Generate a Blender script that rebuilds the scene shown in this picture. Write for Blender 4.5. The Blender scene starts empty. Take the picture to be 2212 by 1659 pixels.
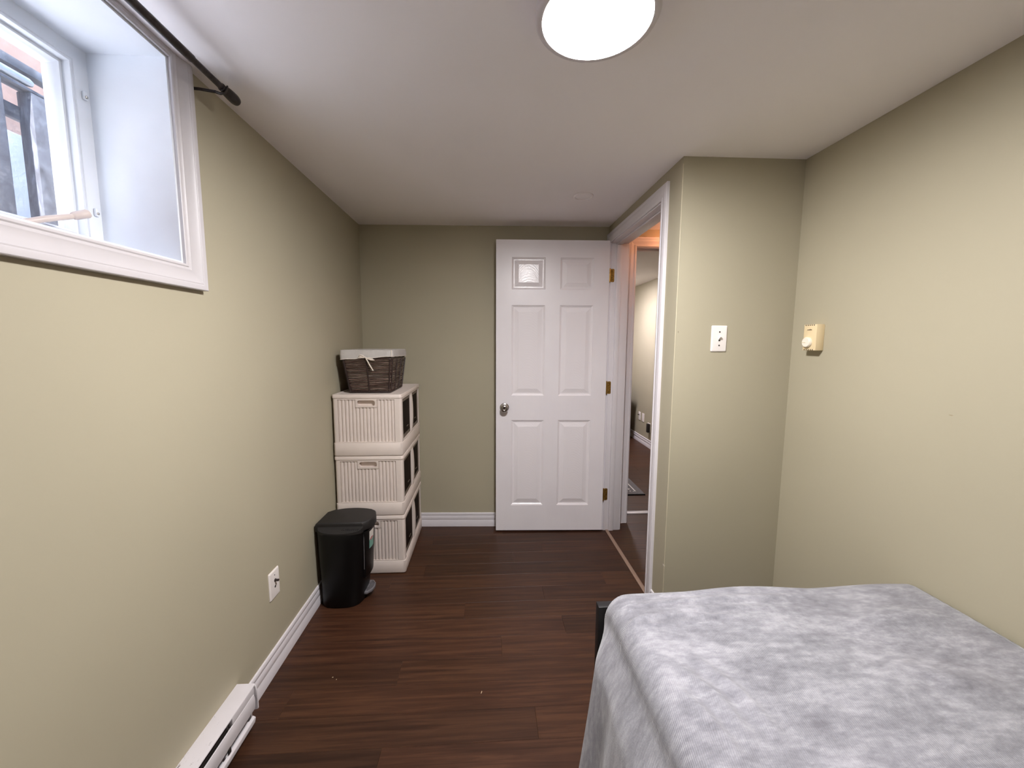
import bpy, bmesh, math, random
from mathutils import Vector, Matrix

random.seed(7)
scene = bpy.context.scene
COL = scene.collection

# ------------------------------------------------------------------ camera
F_PX, PITCH, YAW, ROLL, CAM_H = 855.03, 0.1053, 0.0609, 0.0052, 1.3607
fw = Vector((math.sin(YAW) * math.cos(PITCH), math.cos(YAW) * math.cos(PITCH), -math.sin(PITCH)))
rt = Vector((math.cos(YAW), -math.sin(YAW), 0.0))
up = rt.cross(fw)
rt2 = rt * math.cos(ROLL) + up * math.sin(ROLL)
up2 = up * math.cos(ROLL) - rt * math.sin(ROLL)
cam_d = bpy.data.cameras.new('camera')
cam_d.sensor_fit = 'HORIZONTAL'
cam_d.sensor_width = 36.0
cam_d.lens = F_PX / 2212.0 * 36.0
cam_d.clip_start = 0.01
cam_d.clip_end = 200
cam = bpy.data.objects.new('camera', cam_d)
COL.objects.link(cam)
M = Matrix((rt2, up2, -fw)).transposed().to_4x4()
M.translation = Vector((0, 0, CAM_H))
cam.matrix_world = M
scene.camera = cam

# ------------------------------------------------------------------ sky and exposure
world = bpy.data.worlds.new('sky')
scene.world = world
world.use_nodes = True
wn = world.node_tree
wn.nodes.clear()
w_out = wn.nodes.new('ShaderNodeOutputWorld')
w_bg = wn.nodes.new('ShaderNodeBackground')
w_sky = wn.nodes.new('ShaderNodeTexSky')
w_sky.sky_type = 'NISHITA'
w_sky.sun_disc = False
w_sky.sun_elevation = math.radians(48)
w_sky.sun_rotation = math.radians(200)
w_bg.inputs['Strength'].default_value = 1.05
wn.links.new(w_sky.outputs['Color'], w_bg.inputs['Color'])
wn.links.new(w_bg.outputs['Background'], w_out.inputs['Surface'])
sun_d = bpy.data.lights.new('sun', 'SUN')
sun_d.energy = 29.0
sun_d.angle = math.radians(1.0)
sun_d.color = (1.0, 0.98, 0.96)
sun = bpy.data.objects.new('sun', sun_d)
COL.objects.link(sun)
sun.rotation_euler = Vector((0.16, -0.9, 1.2)).to_track_quat('Z', 'Y').to_euler()
LAMP_STRENGTH = 280.0      # ceiling lamp diffuser
FAR_LAMP = 230.0           # lamp of the room beyond
HALL_LAMP = 175.0          # warm bulb in the hall
scene.view_settings.view_transform = 'Standard'
scene.view_settings.look = 'None'
scene.view_settings.exposure = 0.11
scene.view_settings.gamma = 1.0
scene.view_settings.use_curve_mapping = False
try:
    scene.cycles.max_bounces = 7
    scene.cycles.diffuse_bounces = 5
    scene.cycles.glossy_bounces = 2
    scene.cycles.transparent_max_bounces = 6
    scene.cycles.caustics_reflective = False
    scene.cycles.caustics_refractive = False
    scene.cycles.use_adaptive_sampling = True
    scene.cycles.adaptive_threshold = 0.1
    scene.cycles.adaptive_min_samples = 16
    scene.cycles.sample_clamp_indirect = 8.0
except Exception:
    pass

# ------------------------------------------------------------------ helpers
def lin(c):
    return tuple((x / 255 / 12.92 if x / 255 <= 0.04045 else ((x / 255 + 0.055) / 1.055) ** 2.4) for x in c)


class NT:
    """small wrapper to write node trees shortly"""
    def __init__(self, name):
        self.m = bpy.data.materials.new(name)
        self.m.use_nodes = True
        self.t = self.m.node_tree
        self.b = self.t.nodes['Principled BSDF']

    def n(self, typ, **kw):
        nd = self.t.nodes.new(typ)
        for k, v in kw.items():
            setattr(nd, k, v)
        return nd

    def l(self, a, b):
        self.t.links.new(a, b)

    def coord(self, which='Object', scale=(1, 1, 1), rot=(0, 0, 0), loc=(0, 0, 0)):
        tc = self.n('ShaderNodeTexCoord')
        mp = self.n('ShaderNodeMapping')
        mp.inputs['Scale'].default_value = scale
        mp.inputs['Rotation'].default_value = rot
        mp.inputs['Location'].default_value = loc
        self.l(tc.outputs[which], mp.inputs['Vector'])
        return mp.outputs['Vector']

    def noise(self, vec, scale=5, detail=3, rough=0.5, dist=0.0):
        nz = self.n('ShaderNodeTexNoise')
        nz.inputs['Scale'].default_value = scale
        nz.inputs['Detail'].default_value = detail
        nz.inputs['Roughness'].default_value = rough
        nz.inputs['Distortion'].default_value = dist
        if vec is not None:
            self.l(vec, nz.inputs['Vector'])
        return nz.outputs['Fac']

    def ramp(self, fac, stops):
        r = self.n('ShaderNodeValToRGB')
        el = r.color_ramp.elements
        while len(el) < len(stops):
            el.new(0.5)
        for e, (p, c) in zip(el, stops):
            e.position = p
            e.color = (*c, 1) if len(c) == 3 else c
        self.l(fac, r.inputs['Fac'])
        return r.outputs['Color']

    def mix(self, fac, a, b, blend='MIX'):
        mx = self.n('ShaderNodeMix', data_type='RGBA', blend_type=blend)
        for sock, val in ((0, fac), (6, a), (7, b)):
            if isinstance(val, (float, int)):
                mx.inputs[sock].default_value = val
            elif isinstance(val, tuple):
                mx.inputs[sock].default_value = (*val, 1) if len(val) == 3 else val
            else:
                self.l(val, mx.inputs[sock])
        return mx.outputs[2]

    def math(self, op, a, b=0.0, clamp=False):
        md = self.n('ShaderNodeMath', operation=op, use_clamp=clamp)
        for i, val in enumerate((a, b)):
            if isinstance(val, (float, int)):
                md.inputs[i].default_value = val
            else:
                self.l(val, md.inputs[i])
        return md.outputs[0]

    def bump(self, height, strength=0.2, dist=0.002):
        bp = self.n('ShaderNodeBump')
        bp.inputs['Strength'].default_value = strength
        bp.inputs['Distance'].default_value = dist
        self.l(height, bp.inputs['Height'])
        self.l(bp.outputs['Normal'], self.b.inputs['Normal'])


def setp(b, **kw):
    for k, v in kw.items():
        k = k.replace('_', ' ')
        if k in b.inputs:
            b.inputs[k].default_value = (*v, 1) if isinstance(v, tuple) and len(v) == 3 else v


def plain(name, rgb, rough=0.5, metal=0.0, spec=0.5, var=0.06, vscale=6.0, bump=0.0, bscale=300.0, bdist=0.0005, coat=0.0):
    """painted / plastic / metal surface: base colour with a slight procedural mottling"""
    t = NT(name)
    c = lin(rgb)
    v = t.coord('Object')
    f = t.noise(v, vscale, 2, 0.6)
    a = tuple(x * (1 - var) for x in c)
    b = tuple(min(1, x * (1 + var)) for x in c)
    t.l(t.ramp(f, [(0.3, a), (0.7, b)]), t.b.inputs['Base Color'])
    setp(t.b, Roughness=rough, Metallic=metal, Specular_IOR_Level=spec, Coat_Weight=coat)
    if bump > 0:
        t.bump(t.noise(v, bscale, 3, 0.6), bump, bdist)
    return t.m


def emis(name, rgb, strength):
    t = NT(name)
    setp(t.b, Base_Color=rgb, Emission_Color=rgb, Emission_Strength=strength, Roughness=0.6)
    return t.m


class G:
    """geometry collector"""
    def __init__(self):
        self.v, self.f = [], []

    def add(self, verts, faces):
        o = len(self.v)
        self.v += [tuple(p) for p in verts]
        self.f += [tuple(i + o for i in fc) for fc in faces]
        return self

    def box(self, x0, x1, y0, y1, z0, z1):
        v = [(x, y, z) for z in (z0, z1) for y in (y0, y1) for x in (x0, x1)]
        return self.add(v, [(0, 2, 3, 1), (4, 5, 7, 6), (0, 1, 5, 4), (2, 6, 7, 3), (0, 4, 6, 2), (1, 3, 7, 5)])

    def prism(self, poly, z0, z1):
        """polygon in XY (counter-clockwise) extruded in Z"""
        n = len(poly)
        v = [(x, y, z0) for x, y in poly] + [(x, y, z1) for x, y in poly]
        f = [tuple(range(n - 1, -1, -1)), tuple(range(n, 2 * n))]
        f += [(i, (i + 1) % n, n + (i + 1) % n, n + i) for i in range(n)]
        return self.add(v, f)

    def loops(self, rings, close_ring=True, cap0=True, cap1=True):
        n = len(rings[0])
        v = [p for r in rings for p in r]
        f = []
        for k in range(len(rings) - 1):
            for i in range(n if close_ring else n - 1):
                j = (i + 1) % n
                f.append((k * n + i, k * n + j, (k + 1) * n + j, (k + 1) * n + i))
        if cap0:
            f.append(tuple(range(n - 1, -1, -1)))
        if cap1:
            o = (len(rings) - 1) * n
            f.append(tuple(range(o, o + n)))
        return self.add(v, f)

    def lathe(self, prof, seg=32, origin=(0, 0, 0), axis='Z', cap0=True, cap1=True):
        """prof: list of (radius, height along axis)"""
        o = Vector(origin)
        rings = []
        for r, h in prof:
            ring = []
            for i in range(seg):
                a = 2 * math.pi * i / seg
                c, s = r * math.cos(a), r * math.sin(a)
                p = {'Z': (c, s, h), 'X': (h, c, s), 'Y': (s, h, c)}[axis]
                ring.append(tuple(o + Vector(p)))
            rings.append(ring)
        return self.loops(rings, True, cap0, cap1)

    def tube(self, path, r, seg=8, closed=False):
        P = [Vector(p) for p in path]
        n = len(P)
        rr = r if isinstance(r, (list, tuple)) else [r] * n
        rings = []
        prev = None
        for i in range(n):
            if closed:
                d = P[(i + 1) % n] - P[i - 1]
            else:
                d = P[min(i + 1, n - 1)] - P[max(i - 1, 0)]
            d.normalize()
            ref = Vector((0, 0, 1)) if abs(d.z) < 0.9 else Vector((1, 0, 0))
            if prev is not None:
                u = prev - d * prev.dot(d)
                if u.length < 1e-5:
                    u = d.cross(ref)
            else:
                u = d.cross(ref)
            u.normalize()
            prev = u
            w = d.cross(u)
            rings.append([tuple(P[i] + (u * math.cos(2 * math.pi * k / seg) + w * math.sin(2 * math.pi * k / seg)) * rr[i]) for k in range(seg)])
        if closed:
            rings.append(rings[0])
            return self.loops(rings, True, False, False)
        return self.loops(rings, True, True, True)

    def sweep_line(self, prof, p0, p1, un, wn_):
        """profile (u,w) swept straight from p0 to p1; un, wn_ are the directions of u and w"""
        p0, p1, un, wn_ = Vector(p0), Vector(p1), Vector(un), Vector(wn_)
        r0 = [tuple(p0 + un * u + wn_ * w) for u, w in prof]
        r1 = [tuple(p1 + un * u + wn_ * w) for u, w in prof]
        return self.loops([r0, r1])


ORG = {}


def tag(o, label=None, cat=None, group=None, kind=None):
    for k, v in (('label', label), ('category', cat), ('group', group), ('kind', kind)):
        if v:
            o[k] = v
    return o


def obj(name, g, mat, parent=None, bevel=0.0, seg=2, smooth=None, angle=30, origin=None):
    """one mesh object; coordinates of g are in world space"""
    me = bpy.data.meshes.new(name)
    org = ORG[parent] if parent is not None else Vector(origin or (0, 0, 0))
    me.from_pydata([tuple(Vector(p) - org) for p in g.v], [], g.f)
    bm = bmesh.new()
    bm.from_mesh(me)
    bmesh.ops.remove_doubles(bm, verts=bm.verts, dist=1e-6)
    bmesh.ops.recalc_face_normals(bm, faces=bm.faces)
    if bevel > 0:
        es = [e for e in bm.edges if len(e.link_faces) == 2 and e.calc_face_angle(0) > math.radians(angle)]
        bmesh.ops.bevel(bm, geom=es, offset=bevel, segments=seg, profile=0.5, affect='EDGES', clamp_overlap=True)
    bm.to_mesh(me)
    bm.free()
    if smooth is None:
        smooth = bevel > 0
    if smooth:
        me.shade_smooth()
        me.set_sharp_from_angle(angle=math.radians(40))
    me.materials.append(mat)
    o = bpy.data.objects.new(name, me)
    COL.objects.link(o)
    if parent is not None:
        o.parent = parent
    else:
        o.location = org
    ORG[o] = org
    return o


def thing(name, loc, label=None, cat=None, group=None, kind=None):
    o = bpy.data.objects.new(name, None)
    o.empty_display_size = 0.05
    COL.objects.link(o)
    o.location = loc
    ORG[o] = Vector(loc)
    return tag(o, label, cat, group, kind)


def copy_tree(o, parent=None):
    c = o.copy()
    COL.objects.link(c)
    if parent is not None:
        c.parent = parent
    ORG[c] = ORG[o]
    for ch in o.children:
        copy_tree(ch, c)
    return c


def rrect(x0, x1, y0, y1, r, n=5):
    """rounded rectangle, counter-clockwise"""
    pts = []
    for cx, cy, a0 in ((x1 - r, y1 - r, 0), (x0 + r, y1 - r, 90), (x0 + r, y0 + r, 180), (x1 - r, y0 + r, 270)):
        for i in range(n + 1):
            a = math.radians(a0 + 90 * i / n)
            pts.append((cx + r * math.cos(a), cy + r * math.sin(a)))
    return pts


# ------------------------------------------------------------------ room measures (metres)
XL, YB, XS, YS, XR, H = -0.8818, 2.8654, 0.8374, 1.7388, 1.3793, 2.1557
YFRONT = -1.55                      # wall behind the camera
def yback(x): return YB - 0.0435 * (x - XL)
def yswitch(x): return YS - 0.0173 * (x - XS)
XH = XS + 0.116                     # hall side of the door wall
YD2 = 2.83                          # wall with the second doorway, hall side
XFAR = 2.0924                       # right wall of the far room

# ------------------------------------------------------------------ materials
def wall_paint(name, rgb, marks=()):
    t = NT(name)
    c = lin(rgb)
    v = t.coord('Object')
    f = t.noise(v, 1.7, 1, 0.5)
    col = t.ramp(f, [(0.3, tuple(x * 0.97 for x in c)), (0.7, tuple(min(1, x * 1.03) for x in c))])
    geo = t.n('ShaderNodeNewGeometry')
    for (p, s, mc) in marks:            # little scuffs and chips with a place of their own
        sub = t.n('ShaderNodeVectorMath', operation='SUBTRACT')
        t.l(geo.outputs['Position'], sub.inputs[0])
        sub.inputs[1].default_value = p
        mul = t.n('ShaderNodeVectorMath', operation='DIVIDE')
        t.l(sub.outputs[0], mul.inputs[0])
        mul.inputs[1].default_value = s
        ln = t.n('ShaderNodeVectorMath', operation='LENGTH')
        t.l(mul.outputs[0], ln.inputs[0])
        k = t.math('SUBTRACT', 1.0, ln.outputs['Value'], True)
        k = t.math('MULTIPLY', k, 2.0, True)
        col = t.mix(k, col, lin(mc))
    t.l(col, t.b.inputs['Base Color'])
    setp(t.b, Roughness=0.62, Specular_IOR_Level=0.3)
    return t.m


MARKS = [((XR, 1.084, 1.1505), (0.02, 0.007, 0.0016), (150, 140, 112)),
         ((0.8503, YS, 1.410), (0.0018, 0.02, 0.005), (120, 112, 92)),
         ((0.838, YS, 0.304), (0.004, 0.02, 0.006), (238, 234, 224))]
M_WALL = wall_paint('sage_wall_paint', (174, 167, 145), MARKS)
M_CEIL = plain('white_ceiling_paint', (250, 246, 248), 0.75, spec=0.2, var=0.02, vscale=2)
M_TRIM = plain('white_trim_paint', (222, 218, 222), 0.38, var=0.02)
M_WINTRIM = plain('dimmed_white_window_trim', (198, 194, 196), 0.4, var=0.03)  # same trim white, darkened to hold down the lamplight on this casing
M_WINWHITE = plain('white_window_paint', (226, 230, 236), 0.42, var=0.03)


def door_paint():
    t = NT('white_door_paint_embossed_grain')
    v = t.coord('Object', (1, 1, 0.22))
    w = t.n('ShaderNodeTexWave', wave_type='BANDS', bands_direction='X')
    w.inputs['Scale'].default_value = 38
    w.inputs['Distortion'].default_value = 9
    w.inputs['Detail'].default_value = 2.5
    w.inputs['Detail Scale'].default_value = 0.35
    t.l(v, w.inputs['Vector'])
    f = t.noise(t.coord('Object'), 3, 3)
    t.l(t.ramp(f, [(0.3, lin((232, 227, 231))), (0.7, lin((238, 234, 237)))]), t.b.inputs['Base Color'])
    setp(t.b, Roughness=0.33)
    t.bump(w.outputs['Fac'], 0.07, 0.0006)
    return t.m


M_DOOR = door_paint()


def panel_paint():
    t = NT('white_door_panel_cathedral_grain')
    sep = t.n('ShaderNodeSeparateXYZ')
    t.l(t.coord('Object'), sep.inputs[0])
    xx = t.math('SUBTRACT', t.math('ABSOLUTE', t.math('ADD', sep.outputs['X'], 0.382)), 0.164)
    q = t.math('MULTIPLY', t.math('MULTIPLY', xx, xx), 620.0)
    nz = t.math('MULTIPLY', t.noise(t.coord('Object', (3, 3, 1.2)), 9, 3, 0.5), 1.6)
    ph = t.math('ADD', t.math('ADD', t.math('MULTIPLY', sep.outputs['Z'], 55.0), q), nz)
    h = t.math('SINE', t.math('MULTIPLY', ph, 6.283))
    setp(t.b, Base_Color=lin((236, 231, 234)), Roughness=0.24)
    t.bump(h, 0.14, 0.0006)
    return t.m


M_PANEL = panel_paint()


def wood_floor():
    t = NT('dark_walnut_laminate')
    oi = t.n('ShaderNodeObjectInfo')
    geo = t.n('ShaderNodeNewGeometry')
    off = t.n('ShaderNodeVectorMath', operation='MULTIPLY_ADD')
    cmb = t.n('ShaderNodeCombineXYZ')
    for i in range(3):
        t.l(oi.outputs['Random'], cmb.inputs[i])
    t.l(cmb.outputs[0], off.inputs[0])
    off.inputs[1].default_value = (37, 61, 13)
    t.l(geo.outputs['Position'], off.inputs[2])
    mp = t.n('ShaderNodeMapping')
    mp.inputs['Scale'].default_value = (1.1, 26, 1)
    t.l(off.outputs[0], mp.inputs['Vector'])
    f1 = t.noise(mp.outputs[0], 2.2, 8, 0.62, 0.5)
    mp2 = t.n('ShaderNodeMapping')
    mp2.inputs['Scale'].default_value = (6, 170, 1)
    t.l(off.outputs[0], mp2.inputs['Vector'])
    f2 = t.noise(mp2.outputs[0], 2.0, 4, 0.7)
    mp3 = t.n('ShaderNodeMapping')
    mp3.inputs['Scale'].default_value = (1.6, 5, 1)
    t.l(off.outputs[0], mp3.inputs['Vector'])
    f3 = t.noise(mp3.outputs[0], 1.5, 3, 0.5)
    c = t.ramp(f1, [(0.30, lin((38, 21, 13))), (0.48, lin((68, 41, 27))), (0.62, lin((92, 60, 40))), (0.78, lin((50, 29, 19)))])
    c = t.mix(t.math('MULTIPLY', f2, 0.7), c, lin((38, 22, 14)))
    c = t.mix(t.math('MULTIPLY', f3, 0.5), c, lin((66, 40, 26)), 'MIX')
    c = t.mix(1.0, c, oi.outputs['Color'], 'MULTIPLY')
    t.l(c, t.b.inputs['Base Color'])
    rr = t.math('ADD', t.math('MULTIPLY', f1, 0.16), 0.36)
    t.l(rr, t.b.inputs['Roughness'])
    setp(t.b, Specular_IOR_Level=0.3)
    t.bump(f2, 0.12, 0.0006)
    return t.m


M_FLOOR = wood_floor()
M_SUB = plain('plank_joint_base', (38, 26, 20), 0.8)
M_STRIP = plain('taupe_threshold_strip', (146, 122, 106), 0.42, var=0.05, vscale=40)
M_METALSTRIP = plain('silver_threshold_strip', (196, 192, 194), 0.35, metal=0.5, var=0.04)
def reed_mat():
    t = NT('dark_brown_reed')
    v = t.coord('Object', (6, 6, 210))
    f = t.noise(v, 1.0, 5, 0.7)
    t.l(t.ramp(f, [(0.36, lin((44, 28, 24))), (0.52, lin((78, 56, 48))), (0.60, lin((150, 128, 116))), (0.68, lin((70, 48, 42)))]), t.b.inputs['Base Color'])  # pale stop paints the highlights onto the reeds row by row
    setp(t.b, Roughness=0.38)
    return t.m


M_BRASS = plain('worn_brass', (176, 138, 72), 0.38, metal=0.85, var=0.35, vscale=90)
M_NICKEL = plain('satin_nickel', (176, 170, 164), 0.22, metal=1.0, var=0.05, vscale=20)
M_DARKMETAL = plain('dark_screw_metal', (70, 62, 60), 0.4, metal=0.8)
M_PLATE = plain('white_plate_plastic', (236, 230, 226), 0.35, var=0.02)
M_IVORY = plain('ivory_plastic', (226, 206, 166), 0.42, var=0.03)
M_DIAL = plain('white_dial_plastic', (236, 229, 214), 0.38, var=0.02)
M_DARKHOLE = plain('dark_slot', (34, 28, 24), 0.7)
M_CRATE = plain('beige_crate_plastic', (218, 206, 198), 0.48, var=0.025, vscale=12)
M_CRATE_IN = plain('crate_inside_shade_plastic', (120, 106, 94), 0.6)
M_BLACKPL = plain('black_bin_plastic', (9, 9, 10), 0.42, spec=0.3, var=0.15, bump=0.08, bscale=700)
M_BLACKPL2 = plain('black_lid_plastic', (28, 26, 26), 0.55, var=0.08, bump=0.15, bscale=900)
M_PEDAL = plain('grey_pedal_plastic', (110, 108, 112), 0.35)
M_REED = reed_mat()
M_REED2 = plain('dark_brown_stake', (44, 28, 24), 0.5, var=0.3, vscale=60)
M_LINER = plain('off_white_liner_cotton', (190, 186, 182), 0.9, spec=0.1, var=0.05, vscale=30, bump=0.25, bscale=900)
M_RIBBON = plain('cream_ribbon_cotton', (228, 218, 206), 0.85, spec=0.15)
M_ROD = plain('brushed_black_rod', (62, 57, 56), 0.34, metal=0.7, var=0.3, vscale=60)
M_BEDBLACK = plain('black_bed_frame', (24, 22, 23), 0.5, var=0.1)
M_SHEET = plain('white_mattress_cotton', (232, 230, 230), 0.9, spec=0.1)
M_TINT = None


def smoked():
    t = NT('smoked_brown_plastic')
    v = t.coord('Object')
    f = t.noise(v, 9, 3)
    t.l(t.ramp(f, [(0.35, lin((20, 13, 9))), (0.7, lin((38, 25, 18)))]), t.b.inputs['Base Color'])
    setp(t.b, Roughness=0.6, Specular_IOR_Level=0.04, Alpha=0.96)
    return t.m


M_TINT = smoked()
M_TINTFRAME = plain('smoked_brown_frame', (112, 100, 88), 0.6, var=0.08)


def glass():
    t = NT('window_glass')
    nt = t.t
    tr = t.n('ShaderNodeBsdfTransparent')
    gl = t.n('ShaderNodeBsdfGlossy')
    gl.inputs['Roughness'].default_value = 0.02
    df = t.n('ShaderNodeBsdfDiffuse')
    df.inputs['Color'].default_value = (0.85, 0.9, 1, 1)
    tr.inputs['Color'].default_value = (0.93, 0.96, 1.0, 1)
    lw = t.n('ShaderNodeLayerWeight')
    lw.inputs['Blend'].default_value = 0.5
    fres = t.math('ADD', t.math('MULTIPLY', t.math('POWER', lw.outputs['Facing'], 4.0), 0.5), 0.04)
    m1 = t.n('ShaderNodeMixShader')
    t.l(fres, m1.inputs[0])
    t.l(tr.outputs[0], m1.inputs[1])
    t.l(gl.outputs[0], m1.inputs[2])
    dust = t.ramp(t.noise(t.coord('Object'), 60, 6, 0.7), [(0.56, (0.02,) * 3), (0.74, (0.22,) * 3)])
    m2 = t.n('ShaderNodeMixShader')
    t.l(dust, m2.inputs[0])
    t.l(m1.outputs[0], m2.inputs[1])
    t.l(df.outputs[0], m2.inputs[2])
    t.l(m2.outputs[0], nt.nodes['Material Output'].inputs['Surface'])
    return t.m


M_GLASS = glass()


def heater_paint():
    t = NT('chipped_white_enamel')
    v = t.coord('Object')
    geo = t.n('ShaderNodeNewGeometry')
    sep = t.n('ShaderNodeSeparateXYZ')
    t.l(geo.outputs['Position'], sep.inputs[0])
    # wear grows along the heater away from its end cap and along the wall side
    k = t.math('MULTIPLY', t.math('SUBTRACT', 1.24, sep.outputs['Y']), 5.0, True)
    w = t.math('MULTIPLY', t.math('SUBTRACT', -0.845, sep.outputs['X']), 9.0, True)
    k = t.math('MULTIPLY', k, t.math('ADD', w, 0.45))
    nz = t.noise(t.coord('Object', (1, 0.45, 1)), 75, 6, 0.75)
    th = t.math('SUBTRACT', 0.675, t.math('MULTIPLY', k, 0.20))
    hit = t.math('MULTIPLY', t.math('SUBTRACT', nz, th), 14, True)
    base = t.ramp(t.noise(v, 8, 3), [(0.3, lin((210, 206, 209))), (0.7, lin((218, 214, 217)))])
    t.l(t.mix(hit, base, lin((112, 100, 100))), t.b.inputs['Base Color'])
    setp(t.b, Roughness=0.4)
    return t.m


M_HEATER = heater_paint()


def blanket_mat():
    t = NT('grey_ribbed_plush')
    uv = t.n('ShaderNodeTexCoord').outputs['UV']
    mp = t.n('ShaderNodeMapping')
    mp.inputs['Rotation'].default_value = (0, 0, math.radians(9))
    t.l(uv, mp.inputs['Vector'])
    w = t.n('ShaderNodeTexWave', wave_type='BANDS', bands_direction='X', wave_profile='SIN')
    w.inputs['Scale'].default_value = 74
    w.inputs['Distortion'].default_value = 0.5
    w.inputs['Detail'].default_value = 1.0
    t.l(mp.outputs[0], w.inputs['Vector'])
    mp2 = t.n('ShaderNodeMapping')
    mp2.inputs['Scale'].default_value = (0.75, 1.7, 1)
    t.l(uv, mp2.inputs['Vector'])
    patch = t.noise(mp2.outputs[0], 8.0, 12, 0.74, 0.12)
    fine = t.noise(mp2.outputs[0], 36.0, 8, 0.7)
    patch = t.math('ADD', t.math('MULTIPLY', patch, 0.62), t.math('MULTIPLY', fine, 0.38))
    mask = t.ramp(t.noise(uv, 3.3, 4, 0.6), [(0.36, (0.15,) * 3), (0.62, (1,) * 3)])
    c = t.ramp(patch, [(0.38, lin((116, 115, 122))), (0.49, lin((142, 142, 149))), (0.60, lin((172, 171, 178)))])  # sheen of the brushed pile put into the colour as patches
    rib = t.math('MULTIPLY', t.math('SUBTRACT', 1.0, w.outputs['Fac']), t.math('MULTIPLY', mask, 0.34))
    c = t.mix(rib, c, lin((84, 82, 88)))
    t.l(c, t.b.inputs['Base Color'])
    setp(t.b, Roughness=0.95, Specular_IOR_Level=0.1, Sheen_Weight=0.35, Sheen_Roughness=0.5)
    fuzz = t.noise(uv, 260, 4, 0.7)
    hgt = t.math('ADD', t.math('MULTIPLY', w.outputs['Fac'], mask), t.math('MULTIPLY', fuzz, 0.8))
    t.bump(hgt, 0.45, 0.0016)
    return t.m


M_BLANKET = blanket_mat()


def stucco():
    t = NT('pitted_pink_stucco')
    v = t.coord('Object')
    f = t.noise(v, 26, 6, 0.7)
    g = t.noise(v, 5, 4, 0.6)
    c = t.ramp(g, [(0.3, lin((128, 104, 94))), (0.7, lin((148, 122, 111)))])
    pit = t.ramp(f, [(0.32, (1,) * 3), (0.38, (0,) * 3)])
    t.l(t.mix(pit, c, lin((120, 104, 98))), t.b.inputs['Base Color'])
    setp(t.b, Roughness=0.95, Specular_IOR_Level=0.1)
    t.bump(f, 0.6, 0.006)
    return t.m


def timber():
    t = NT('weathered_grey_timber')
    v = t.coord('Object', (9, 2.0, 2.0))
    f = t.noise(v, 7, 7, 0.65, 0.6)
    c = t.ramp(f, [(0.3, lin((60, 58, 62))), (0.55, lin((92, 92, 98))), (0.75, lin((120, 122, 130)))])
    t.l(c, t.b.inputs['Base Color'])
    setp(t.b, Roughness=0.9)
    t.bump(f, 0.4, 0.004)
    return t.m


M_STUCCO, M_TIMBER = stucco(), timber()
M_CONCRETE = plain('pale_concrete', (120, 124, 132), 0.9, var=0.12, vscale=9, bump=0.5, bscale=60, bdist=0.004)
M_GROUND = plain('pale_gravel', (228, 227, 228), 0.95, var=0.1, vscale=20, bump=0.4, bscale=80, bdist=0.004)
M_PIPE = plain('galvanised_pipe', (150, 152, 158), 0.45, metal=0.3, var=0.12, vscale=25)
M_CRANK = plain('almond_crank_plastic', (206, 192, 184), 0.4)
M_RUG = None


def rug_mat():
    t = NT('grey_patterned_rug')
    v = t.coord('Object')
    f = t.noise(v, 120, 4, 0.7)
    c = t.ramp(f, [(0.3, lin((78, 76, 78))), (0.7, lin((134, 132, 132)))])
    t.l(c, t.b.inputs['Base Color'])
    setp(t.b, Roughness=1.0, Specular_IOR_Level=0.05)
    t.bump(f, 0.5, 0.003)
    return t.m


M_RUG = rug_mat()
M_RUGLINE = plain('white_rug_yarn', (214, 212, 208), 1.0, spec=0.05)
M_RUGEDGE = plain('black_rug_binding', (24, 22, 22), 0.95, spec=0.05)
M_LAMPRIM = plain('white_lamp_rim', (214, 208, 212), 0.35, var=0.02)
M_LAMP = emis('lamp_diffuser_glow', (1.0, 0.967, 0.972), LAMP_STRENGTH)
M_LAMPFAR = emis('far_lamp_diffuser_glow', (1.0, 0.92, 1.0), FAR_LAMP)
M_BULB = emis('warm_bulb_glow', (1.0, 0.40, 0.18), HALL_LAMP)
M_CRUMB = plain('pale_crumb', (214, 194, 160), 0.8)
M_DARKWOOD = plain('dark_brown_wood', (44, 30, 24), 0.45, var=0.3, vscale=14)
M_STICK_W = plain('white_label_print', (218, 214, 206), 0.5)
M_STICK_T = plain('teal_label_print', (112, 162, 148), 0.5)
M_STICK_R = plain('red_logo_print', (158, 42, 58), 0.5)
M_PRINT = plain('dark_brown_print', (88, 70, 52), 0.6)

# ------------------------------------------------------------------ floor with planks
floor = tag(obj('floor', G().box(XL - 0.26, 2.35, YFRONT - 0.12, 6.35, -0.06, -0.009), M_SUB), kind='structure')
PW, PL, PT = 0.1225, 1.22, 0.0088
plank_cache = {}


def plank_mesh(length):
    key = round(length, 3)
    if key not in plank_cache:
        b, w = 0.0005, PW - 0.0003
        L = length - 0.0003
        v = [(0, 0, 0), (L, 0, 0), (L, w, 0), (0, w, 0),
             (0, 0, PT - b), (L, 0, PT - b), (L, w, PT - b), (0, w, PT - b),
             (b, b, PT), (L - b, b, PT), (L - b, w - b, PT), (b, w - b, PT)]
        f = [(3, 2, 1, 0), (0, 1, 5, 4), (1, 2, 6, 5), (2, 3, 7, 6), (3, 0, 4, 7),
             (4, 5, 9, 8), (5, 6, 10, 9), (6, 7, 11, 10), (7, 4, 8, 11), (8, 9, 10, 11)]
        me = bpy.data.meshes.new('plank')
        me.from_pydata(v, [], f)
        me.materials.append(M_FLOOR)
        plank_cache[key] = me
    return plank_cache[key]


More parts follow.
